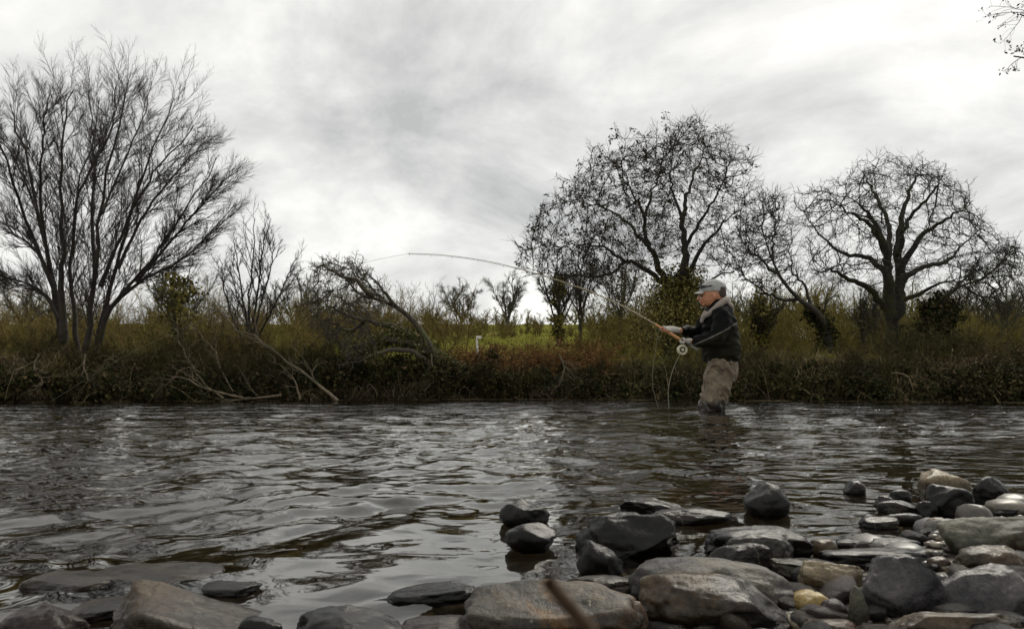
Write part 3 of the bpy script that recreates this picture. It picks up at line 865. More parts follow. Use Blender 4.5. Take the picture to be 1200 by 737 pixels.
wild_tree('alder_tree', 'tall bare many-stemmed tree fanning up from the far bank at the left edge', left_limbs, M['bark_alder'], at(98, 450, YT),
    [dict(n=24, ratio=0.30, ang=30, trop=0.10, curl=0.035, S=7, rr=0.5, rmax=0.0095, tip=0.35, t0=0.2, t1=0.97, k=4, taper_len=0.45),
     dict(n=12, ratio=0.42, ang=32, trop=0.07, curl=0.06, S=4, rr=0.7, rmax=0.006, tip=0.5, t0=0.15, k=3, lmin=0.28),
     dict(n=9, ratio=0.5, ang=28, trop=0.06, S=2, rr=0.9, rmax=0.0045, t0=0.1, lmin=0.22)], seed=51, noise_amp=0.005)

# --- slender tree and its leaning pale stem, right of the big one
YS = 16.6
pm = 1.0 / ppm(YS)
sl = lambda pts, dY, w0, w1=0.8: px_limb(pts, YS, YS + dY, w0 * 0.5 * pm, w1 * 0.5 * pm)
wild_tree('slender_tree', 'slender bare young tree with upright twigs between the big tree and the fallen tree',
    [sl([(296, 440), (294, 400), (292, 360), (296, 310), (300, 256)], 0.3, 6), sl([(294, 400), (286, 360), (280, 320), (275, 285)], -0.7, 4),
     sl([(296, 395), (308, 350), (318, 310), (322, 280)], 0.8, 4), sl([(295, 410), (318, 365), (335, 330), (345, 305)], -0.5, 4),
     sl([(293, 415), (272, 370), (262, 335), (258, 305)], 0.6, 3.4), sl([(296, 380), (304, 330), (308, 285), (312, 262)], -1.0, 3.4)],
    M['bark_dark'], at(296, 440, YS),
    [dict(n=12, ratio=0.33, ang=32, trop=0.2, curl=0.10, S=6, rr=0.6, rmax=0.015, tip=0.4, t0=0.2, k=4),
     dict(n=6, ratio=0.45, ang=34, trop=0.12, curl=0.12, S=4, rr=0.75, rmax=0.007, tip=0.6, lmin=0.15),
     dict(n=8, ratio=0.6, ang=36, trop=0.1, S=2, rr=0.9, rmax=0.005, lmin=0.14)], seed=61, noise_amp=0.008)

# --- fallen tree lying over the bank
YF = 16.9
pm = 1.0 / ppm(YF)
fl = lambda pts, y0, y1, w0, w1=1.2: px_limb(pts, YF + y0, YF + y1, w0 * 0.72 * pm, w1 * 0.5 * pm)
fallen_limbs = [
    fl([(524, 448), (510, 420), (495, 390), (474, 366), (446, 352), (424, 346), (408, 330), (396, 312)], 0.2, -1.0, 11, 2.2),
    fl([(505, 415), (470, 386), (440, 378), (415, 372), (388, 360), (372, 348)], 0.0, -0.6, 10, 2.4),
    fl([(500, 405), (462, 398), (432, 402), (408, 408), (392, 397), (380, 385)], 0.0, -1.2, 10, 2.4),
    fl([(440, 352), (420, 330), (398, 322), (380, 312), (368, 318)], -0.6, -1.3, 7, 2),
    fl([(425, 346), (410, 356), (392, 345), (376, 330)], -0.7, -1.6, 4, 1.0),
    fl([(455, 356), (436, 338), (420, 318), (408, 306)], -0.4, 0.7, 4.5, 1.0),
    fl([(430, 376), (408, 388), (390, 378), (370, 372)], 0.1, -0.8, 6, 1.6),
    fl([(512, 432), (480, 412), (448, 412), (420, 424), (396, 428)], 0.0, -1.6, 9, 2.2),
    fl([(470, 366), (452, 344), (438, 326), (424, 316)], -0.3, -1.2, 6, 1.6),
]
fallen, *_ = sc_tree('fallen_tree', 'fallen tree with curling bare boughs sprawled along the far bank', fallen_limbs,
        [(358, 330), (368, 306), (395, 300), (418, 303), (440, 330), (455, 350), (440, 392), (405, 412), (375, 405), (362, 365)], YF - 0.5, 1100, 1.2, 0.11, M['bark_fallen'], 0.0075, 2.25,
        (2, 0.16, 4, 0.11, 60, 0.02, 0.4), at(524, 448, YF), jit=0.4, seed=71, di=6, dk=1.6)

# --- pale dead stems lying from the bank into the water
def dead_branch(name, label, pts, Y0, Y1, w0, w1, m, seed, n=7, ratio=0.28):
    if Y0 < 5:                                  # given as metres behind the water's edge
        yb = float(bank_pt(np.array([np.mean([p_[0] for p_ in pts])]), np.array([0.0]))[1][0]); Y0, Y1 = yb + Y0, yb + Y1
    pmx = 1.0 / ppm(Y0)
    l = px_limb(pts, Y0, Y1, w0 * .36 * pmx, w1 * .32 * pmx)
    r, _ = wild_tree(name, label, [l], m, l[0][0],
        [dict(n=n + 4, ratio=ratio * 1.15, ang=44, trop=0.04, curl=0.2, S=6, rr=0.65, tip=0.35, t0=0.15, k=4),
         dict(n=6, ratio=0.45, ang=45, trop=0.0, curl=0.25, S=4, rr=0.6, tip=0.4, k=3),
         dict(n=4, ratio=0.7, ang=45, trop=0.0, S=2, rr=0.8)], seed=seed, cat='branch', noise_amp=0.014, npts=14)
    return r
dead_branch('fallen_branch', 'long pale dead stem slanting from the slender tree down into the water', [(396, 470), (370, 448), (335, 422), (300, 396), (268, 378), (240, 360)], -0.5, 0.9, 6, 2, M['bark_pale'], 1)
dead_branch('fallen_branch', 'short pale dead stem below the long slanting one, touching the water', [(352, 468), (345, 445), (330, 430), (312, 412)], -0.5, 0.4, 4, 1.5, M['bark_pale'], 2, 5)
dead_branch('driftwood_branch', 'pale driftwood branch lying flat along the waterline below the slender tree', [(330, 463), (300, 466), (262, 468), (225, 462), (180, 466)], -0.4, -0.5, 4.5, 1.6, M['bark_pale'], 3, 8)
dead_branch('driftwood_branch', 'pale forked driftwood branch leaning up from the water, left of the slender tree', [(262, 467), (240, 450), (222, 425), (212, 402), (205, 385)], -0.4, 0.1, 4.2, 1.4, M['bark_pale'], 4, 6)
dead_branch('driftwood_branch', 'pale thin driftwood branch nearest the big many-stemmed tree', [(285, 466), (240, 455), (210, 440), (190, 452), (160, 462)], -0.4, -0.5, 4, 1.2, M['bark_pale'], 5, 8)
dead_branch('driftwood_branch', 'crooked pale branch standing upright among the driftwood', [(276, 464), (262, 440), (250, 410), (238, 395), (222, 380)], -0.3, 0.2, 3.6, 1.2, M['bark_pale'], 6, 6)
for k, (px, lab) in enumerate([(46, 'pale bare root curling down the dark bank at the left edge'), (100, 'pale bare roots hanging below the big many-stemmed tree'), (505, 'pale root running down the bank below the fallen tree'), (655, 'pale thin root down the ivy bank below the reddish bracken')]):
        dead_branch('bare_root', lab, [(px, 415), (px - 6 + 4 * k, 430), (px + 3, 446), (px - 8, 458)], 0.0, -0.3, 3.2, 1.2, M['bark_pale'], 80 + k, 6, 0.5)

# --- trees further back in the meadow
def far_tree(name, label, px, py_base, Y, h_px, w_px, seed, m=M['bark_grey'], stems=5, ivy=None, th=1.0):
    b = at(px, py_base, Y); k = 1.0 / ppm(Y); rg = np.random.default_rng(seed)
    b[2] = float(far_z(np.array([b[0]]), np.array([Y]))[0]) - 0.05
    H, W = h_px * k, w_px * k * 0.5
    limbs = [(np.array([b, b + [rg.normal() * .05 * W, 0, H * .3], b + [rg.normal() * .15 * W, 0, H * .62], b + [rg.normal() * .2 * W, 0, H]]), 2.6 * k * th, 0.5 * k)]
    for i in range(stems):
        a = (i + rg.random() * .6) / stems * 2 * math.pi
        o = A3(math.cos(a), math.sin(a), 0) * W * rg.uniform(.65, 1.0); s = rg.uniform(.16, .38) * H; e = rg.uniform(.62, .95) * H
        limbs.append((np.array([b + [0, 0, s], b + o * .4 + [0, 0, s + (e - s) * .35], b + o * .8 + [0, 0, s + (e - s) * .75], b + o + [0, 0, e]]), 1.1 * k * th, 0.35 * k))
    r, P = wild_tree(name, label, limbs, m, b,
        [dict(n=10, ratio=0.36, ang=36, trop=0.10, curl=0.10, S=5, rr=0.6, tip=0.4, t0=0.25, k=3, rmax=0.7 * k),
         dict(n=7, ratio=0.5, ang=38, trop=0.06, curl=0.12, S=3, rr=0.7, tip=0.5, k=3, rmax=0.4 * k),
         dict(n=10, ratio=0.7, ang=40, trop=0.05, S=2, rr=0.9, rmax=0.36 * k, lmin=7 * k)], seed=seed, noise_amp=0.02, npts=10)
    if ivy:
        ivy_on(r, 'ivy', [b, b + [0, 0, H * .4], b + [0, 0, H * .75]], [ivy * .6, ivy * 1.2, ivy * 1.1], 1900, 0.11, M['ivy_olive'], seed + 1, 0.4)
    return r
far_tree('field_tree', 'rounded bare tree on the hill edge just right of the fallen tree', 541, 386, 62, 58, 52, 101)
far_tree('field_tree', 'pale slim-stemmed bare tree alone on the green hill slope', 594, 398, 55, 66, 42, 102)
far_tree('field_tree', 'bare tree with dark crooked trunk left of the ash, over the bracken', 655, 430, 33, 112, 68, 103, M['bark_dark'], 6, 0.35, 1.5)
far_tree('field_tree', 'upright bare tree beside the dark crooked one, nearer the ash', 680, 432, 36, 108, 50, 104, M['bark_dark'], 5, None, 1.2)
far_tree('field_tree', 'dense ivy-covered tree directly left of the ash trunk', 728, 430, 38, 108, 66, 105, M['bark_grey'], 7, 1.1)
far_tree('field_tree', 'thin young tree standing right behind the angler', 893, 432, 25, 110, 60, 106, M['bark_dark'], 5, 0.3)
far_tree('field_tree', 'left one of two thin saplings close left of the oak trunk', 1014, 436, 24, 96, 22, 107, M['bark_dark'], 3)
far_tree('field_tree', 'right one of two thin saplings close left of the oak trunk', 1026, 436, 26, 84, 24, 108, M['bark_dark'], 3)
far_tree('field_tree', 'bare low tree in the thicket behind the left end of the fallen tree', 345, 415, 34, 85, 70, 109, M['bark_grey'], 6)
far_tree('field_tree', 'bushy bare tree behind the big many-stemmed tree at the left edge', 28, 418, 30, 90, 70, 110, M['bark_grey'], 6)
far_tree('field_tree', 'bushy olive twigged tree behind the pale driftwood', 205, 425, 22, 130, 95, 111, M['bark_grey'], 7, 0.5)
far_tree('field_tree', 'bare tree at the right edge behind the ivy-clad tree', 1180, 430, 30, 105, 100, 112, M['bark_grey'], 7)

# --- tree on the near bank whose branch tips reach in at the top right corner
nb = A3(8.6, 6.6, 0); nb[2] = float(near_z(np.array([8.6]), np.array([6.6]))[0]) - 0.05
tipA, tipB = at(1188, 70, 8.2), at(1192, 22, 8.0)
near_limbs = [(np.array([nb, nb + [0.05, 0, 1.6], nb + [-.1, .1, 3.2], nb + [.1, .2, 5.2], nb + [.2, .3, 7.5]]), 0.16, 0.02),
              (np.array([nb + [0, 0.05, 2.4], nb + [-.9, .5, 3.2], (nb + [-.9, .5, 3.2]) * .45 + tipA * .55, tipA]), 0.06, 0.008),
              (np.array([nb + [-.05, 0.08, 3.0], nb + [-1.0, .5, 4.3], tipB + [.8, 0, .25], tipB]), 0.05, 0.007),
              (np.array([nb + [0, 0, 3.4], nb + [.9, .3, 4.8], nb + [1.7, .5, 6.0]]), 0.06, 0.01),
              (np.array([nb + [0, 0, 4.2], nb + [.3, -.9, 5.2], nb + [.5, -1.6, 6.2]]), 0.05, 0.01)]
near_tree, nT = wild_tree('overhanging_tree', 'leaning bare tree whose twig tips with dark buds enter the top right corner', near_limbs, M['bark_dark'], nb,
    [dict(n=15, ratio=0.20, ang=42, trop=-0.02, curl=0.15, S=5, rr=0.5, rmax=0.012, tip=0.4, t0=0.35, k=4, taper_len=0.6),
     dict(n=8, ratio=0.5, ang=48, trop=0.0, curl=0.22, S=4, rr=0.7, rmax=0.005, tip=0.6, k=3)], seed=91, noise_amp=0.008)
rg = np.random.default_rng(92)
c = np.repeat(nT[:, -1], 3, 0) + rg.normal(size=(len(nT) * 3, 3)) * 0.012
part('buds', merge([leaves(c, 0.035, aspect=0.5, rng=rg)]), M['seed'], near_tree, kind='stuff')

# ------------------------------------------------------------------ undergrowth on the far bank
rg = np.random.default_rng(200)
TOPX = [-150, 0, 100, 200, 330, 400, 450, 500, 550, 620, 690, 740, 790, 870, 960, 1050, 1120, 1200, 1350]
TOPY = [415, 418, 424, 424, 424, 404, 388, 396, 414, 418, 428, 436, 436, 430, 434, 436, 428, 420, 415]
def z_at(py, Y):
    return np.array([CAMZ + ray(600, p)[2] * y for p, y in zip(py, Y)])
NM = 620
px = rg.uniform(-140, 1340, NM); t = rg.uniform(-0.15, 1.1, NM)
x, y = bank_pt(px, t); g = far_z(x, y)
ztop = z_at(np.interp(px, TOPX, TOPY) + 18 + 30 * perlin(np.stack([px / 37, 0 * px, 0 * px], -1)) + rg.normal(size=NM) * 7, y)
rad = 0.12 + 0.42 * rg.random(NM) ** 1.6
zc = np.maximum(g + 0.05, 0.30) + np.maximum(0, ztop - np.maximum(g, .25) - 0.7 * rad) * rg.random(NM) ** 0.7
y = y - .25 * rg.random(NM); zc = np.minimum(zc, np.maximum(ztop, g + .10) - .8 * rad)
cen = np.stack([x, y, zc], 1)
k = rg.integers(0, NM, 90000)  
d = norm(rg.normal(size=(90000, 3))); d[:, 1] = -np.abs(d[:, 1]) * 0.9 + 0.1 * d[:, 1]
pos = cen[k] + d * (rad[k] * rg.uniform(0.55, 1.05, 90000))[:, None]
ok = pos[:, 2] > np.maximum(0.0, far_z(pos[:, 0], pos[:, 1]) - .03)
v = leaves(pos[ok], 0.03 + 0.06 * rg.random(ok.sum()) ** 2, nrm=d[ok], aspect=0.85, rng=rg)
ivy_bank = obj('bank_ivy', mesh_np('bank_ivy', *merge([v]), M['ivy'], False))
tag(ivy_bank, 'dark green ivy and leaf litter covering the far river bank', 'ivy', kind='stuff')

# bramble canes arching out of the bank
def canes(n, pxr, tr, L, m, name, label, cat, r=0.005, trop=-0.22, up=0.9, seed=0, side=4, top=None, leaf=None):
    rg = np.random.default_rng(seed)
    px = rg.uniform(*pxr, n); t = rg.uniform(*tr, n)
    x, y = bank_pt(px, t); z = far_z(x, y)
    p = np.stack([x, y, z], 1)
    d = norm(rg.normal(size=(n, 3)) * [1, .8, .2] + [0, -.35, up])
    Ls = (L * rg.uniform(.5, 1.4, n))[:, None]
    pts = [p]
    for s in range(7):
        pts.append(pts[-1] + d * Ls / 7)
        d = norm(d + .12 * rg.normal(size=d.shape) + UP * trop)
    P = np.stack(pts, 1); P[:, :, 2] = np.maximum(P[:, :, 2], 0.01)
    R = np.full((n, 1), r) * rg.uniform(.6, 1.4, (n, 1)) * np.linspace(1, .4, 8)[None]
    ps = [tubes_u(P, R, 3)]
    if side:
        Q, RQ = sprout(P, R, side, L * 0.35, 45, trop * .5, .2, S=3, rr=.6, rng=rg)
        ps.append(tubes_u(Q, RQ, 3))
    if leaf:
        q = Q.reshape(-1, 3) if side else P.reshape(-1, 3)
        q = q[rg.integers(0, len(q), leaf[0])] + rg.normal(size=(leaf[0], 3)) * .03
        vl, fl_ = leaves(q, leaf[1], aspect=leaf[2], rng=rg)
        ps.append((vl, fl_))
    o = obj(name, mesh_np(name, *merge(ps), m, False))
    return tag(o, label, cat, kind='stuff')
canes(1500, (-140, 1340), (-0.1, 1.2), 0.55, M['bramble'], 'bank_brambles', 'tangle of brown bramble canes along the far bank', 'brambles', seed=201)
canes(650, (535, 715), (0.5, 2.6), 0.75, M['bracken'], 'dead_bracken', 'reddish brown dead bracken on the bank right of the fallen tree', 'bracken', seed=202, trop=-0.12, side=7, leaf=(16000, 0.06, 0.4))
canes(110, (1060, 1290), (0.0, 0.9), 0.6, M['bramble'], 'dead_bracken', 'brown dead bracken and leaves on the bank at the right edge', 'bracken', seed=203, trop=-0.2, side=6, leaf=(2500, 0.06, 0.4))
canes(500, (-140, 480), (0.4, 2.4), 0.55, M['twig_brown'], 'bank_twigs', 'fine brown twigs standing on the bank below the left trees', 'twigs', seed=204, trop=0.0, side=7)
canes(520, (690, 1340), (0.5, 2.6), 0.5, M['twig_olive'], 'bank_twigs', 'fine olive twigs standing on the bank right of the bracken', 'twigs', seed=205, trop=0.0, side=7)
canes(420, (-140, 1340), (-0.25, 0.5), 0.9, M['grass_dead'], 'bank_stems', 'pale dead stems hanging in front of the dark far bank', 'stems', seed=206, trop=-0.3, side=3, r=0.0055)
# green growth spilling over the fallen tree
n = 5200; px = rg.normal(470, 30, n); t = rg.uniform(0.1, 1.4, n); x, y = bank_pt(px, t)
zz_ = z_at(np.interp(px, [380, 430, 460, 490, 520, 560], [425, 400, 384, 392, 415, 430]) + np.abs(rg.normal(size=n)) * 9, y)
v = leaves(np.stack([x, y, zz_], 1) + rg.normal(size=(n, 3)) * .06, 0.10, aspect=0.35, rng=rg)
o = obj('creeper', mesh_np('creeper', *merge([v]), M['grass_bank'], False)); tag(o, 'grey green creeper heaped over the trunk of the fallen tree', 'creeper', kind='stuff')
# grass on the lip of the bank and in the meadow behind it
def grass(name, label, n, pxr, tr, h, m, seed, droop=0.3):
    rg = np.random.default_rng(seed)
    px = rg.uniform(*pxr, n); t = tr[0] + (tr[1] - tr[0]) * rg.random(n) ** 1.6
    x, y = bank_pt(px, t)
    keep = perlin(np.stack([x * 1.1, y * 1.1, 0 * x + seed], -1)) > -0.25
    x, y = x[keep], y[keep]; n = len(x)
    p = np.stack([x, y, far_z(x, y) - .01], 1)
    d = norm(rg.normal(size=(n, 3)) * [.4, .4, .1] + [0, -.1, .9]); H = (h * rg.uniform(.4, 1.3, n))[:, None]
    s = norm(np.cross(d, rg.normal(size=(n, 3)))) * 0.006
    mid = p + d * H * .6; tip = mid + (d - UP * droop * 1.5) * H * .45
    V = np.stack([p - s, p + s, mid + s * .8, mid - s * .8, tip], 1).reshape(-1, 3)
    i = np.arange(n)[:, None] * 5
    o = obj(name, mesh_np(name, V, [i + [[0, 1, 2, 3]], i + [[3, 2, 4]]], m, False))
    return tag(o, label, 'grass', kind='stuff')
grass('bank_grass', 'rough green and tan grass along the top of the far bank', 26000, (-150, 1350), (0.5, 6.0), 0.22, M['grass_bank'], 211)
grass('dead_grass', 'pale dead grass tufts hanging on the far bank', 12000, (-150, 1350), (0.1, 1.2), 0.42, M['grass_dead'], 212, 0.9)

# ------------------------------------------------------------------ thickets behind the bank
def thicket(name, label, zones, m, seed, far=False):
    rg = np.random.default_rng(seed)
    B = []
    for n, (x0, x1), (y0, y1), (p0, p1) in zones:
        px = rg.uniform(x0, x1, n); Yk = rg.uniform(y0, y1, n)
        if y1 < 5: Yk = bank_pt(px, Yk)[1]          # metres behind the water's edge
        for a, yy in zip(px, Yk):
            xx = ray(a, 420)[0] * yy
            z = float(far_z(np.array([xx]), np.array([yy]))[0])
            H = CAMZ + ray(a, rg.uniform(p0, p1))[2] * yy - z
            if H > 0.25: B.append((xx, yy, z - .05, H))
    B = np.array(B); ns = 6
    b = np.repeat(B, ns, 0); n = len(b)
    p = b[:, :3] + rg.normal(size=(n, 3)) * (b[:, 3:] * .10) * [1, 1, 0]
    d = norm(rg.normal(size=(n, 3)) * [.6, .6, .1] + UP)
    L = b[:, 3] * rg.uniform(.6, 1.05, n); S_ = 6; pts = [p]
    for s in range(S_ - 1):
        pts.append(pts[-1] + d * (L / (S_ - 1))[:, None]); d = norm(d + .2 * rg.normal(size=d.shape) + UP * .05)
    P = np.stack(pts, 1); R = (0.010 * b[:, 3:] ** .6 * b[:, 1:2] / 30) * np.linspace(1, .35, S_)[None]
    ps = [tubes_u(P, R, 3)]
    Q, RQ = sprout(P, R, 9, L * .36, 38, .08, .15, S=3, rr=.6, t0=.12, rng=rg); ps.append(spikes(Q, RQ * 1.3, rg) if far else tubes_u(Q, RQ, 3))
    Q2, RQ2 = sprout(Q, RQ, 11, np.maximum(blen(Q) * .6, .2), 42, .05, .2, S=2, rr=.9, t0=.1, rng=rg)
    ps.append(spikes(Q2, np.maximum(RQ2, 0.0042 * Q2[:, :1, 1] / 26), rg))
    o = obj(name, mesh_np(name, *merge(ps), m, False))
    return tag(o, label, 'thicket', kind='stuff')
thicket('thicket', 'brown leafless thicket behind the left part of the far bank', [(85, (-140, 345), (22, 27), (335, 395)), (120, (-140, 530), (28, 42), (318, 362))], M['twig_brown'], 301)
thicket('thicket', 'low brown scrub in front of the green hill slope', [(28, (480, 760), (22, 30), (385, 418)), (40, (470, 760), (40, 60), (360, 388))], M['twig_brown'], 302)
thicket('thicket', 'olive leafless thicket behind the right part of the far bank', [(90, (690, 1330), (23.5, 29), (345, 405)), (140, (700, 1340), (30, 48), (318, 362))], M['twig_olive'], 303)
thicket('hedge', 'distant hedge line along the top of the green hill', [(60, (-150, 820), (120, 165), (350, 366)), (34, (470, 830), (66, 105), (356, 378)), (70, (780, 1350), (150, 200), (325, 345))], M['twig_olive'], 304, True)

# ------------------------------------------------------------------ stones on the gravel bar and in the shallows
def ico(sub):
    import bmesh
    bm = bmesh.new(); bmesh.ops.create_icosphere(bm, subdivisions=sub, radius=1.0)
    v = np.array([p.co[:] for p in bm.verts]); f = np.array([[q.index for q in fc.verts] for fc in bm.faces]); bm.free()
    return v, f
ICO = {k: ico(k) for k in (1, 2, 3, 4, 5)}
def stone_shape(seed, form, sub=5):
    """unit stone, extents about +-1; form: round, block, slab, wedge, rough, egg"""
    rg = np.random.default_rng(seed)
    v, f = ICO[sub]; v = v.copy()
    ex = {'round': 2.3, 'egg': 2.05, 'block': 3.6, 'slab': 3.2, 'wedge': 3.0, 'rough': 2.4, 'prism': 14.0}[form]
    q = v / (np.abs(v) ** ex).sum(1, keepdims=True) ** (1 / ex)
    ncut = {'round': 6, 'egg': 2, 'block': 9, 'slab': 6, 'wedge': 8, 'rough': 7, 'prism': 0}[form]
    for i in range(ncut):                         # flattened, worn facets
        n = norm(rg.normal(size=3) * [1, 1, .8]); d = rg.uniform(.62, .9) if form in ('block', 'wedge', 'rough') else rg.uniform(.70, .93)
        h = q @ n - d
        q = q - np.where(h > 0, h * .95, 0)[:, None] * n
    if form == 'wedge': q[:, 2] *= 1.0 - 0.55 * (q[:, 0] + 1) / 2; q[:, 2] += .25
    if form == 'egg': q[:, :2] *= (1 - .22 * q[:, 2:3])
    big = {'round': .10, 'egg': .06, 'block': .10, 'slab': .08, 'wedge': .12, 'rough': .17, 'prism': .05}[form]
    o = rg.random(3) * 50
    r = big * fbm(q * 1.1 + o, 2) + .06 * fbm(q * 2.8 + o, 3) + (.05 if form == 'rough' else .022) * fbm(q * 8 + o, 3)
    q = q * (1 + r)[:, None]
    q -= (q.max(0) + q.min(0)) / 2
    return q / (q.max(0) - q.min(0)) * 2, f
def gz(x, y): return float(near_z(np.array([float(x)]), np.array([float(y)]))[0])
STONE_SPOTS = []
def stone(cx, base, w, h, form, mt, label, seed, asp=0.75, tilt=0, lean=0, turn=0, bury=0.35, lift=0.0, z0=None):
    """cx, base, w, h: where it shows in the photograph (pixels); everything else in metres"""
    z = 0.0
    for _ in range(6):
        g = gpt(cx, base, z); z = max(gz(g[0], g[1]), 0.0) if z0 is None else z0
    g = gpt(cx, base, z)
    k = g[1] / F / math.cos(PITCH)
    W = w * k; Dp = W * asp
    phi = math.atan2(CAMZ - z, g[1])
    Hv = max(0.4 * h * k, h * k - 0.55 * Dp * math.sin(phi))
    H = Hv / (1 - bury)
    v, f = stone_shape(seed, form, 5 if w > 70 else 4)
    v = v * [W / 2, Dp / 2, H / 2]
    def rot(a, i, j):
        c, s = math.cos(math.radians(a)), math.sin(math.radians(a)); t = v[:, [i, j]].copy()
        v[:, i] = c * t[:, 0] - s * t[:, 1]; v[:, j] = s * t[:, 0] + c * t[:, 1]
    rot(turn, 0, 1)
    if tilt: rot(-tilt, 0, 2)       # positive: right end lower
    if lean: rot(lean, 1, 2)
    loc = A3(g[0], g[1] + Dp * 0.40, z + Hv - H / 2 + lift)
    o = obj('river_stone', mesh_np('river_stone', v, f, S[mt]), None, loc)
    STONE_SPOTS.append((loc[0], loc[1], W / 2, Dp / 2))
    return tag(o, label, 'stone', 'stones along the near water edge')

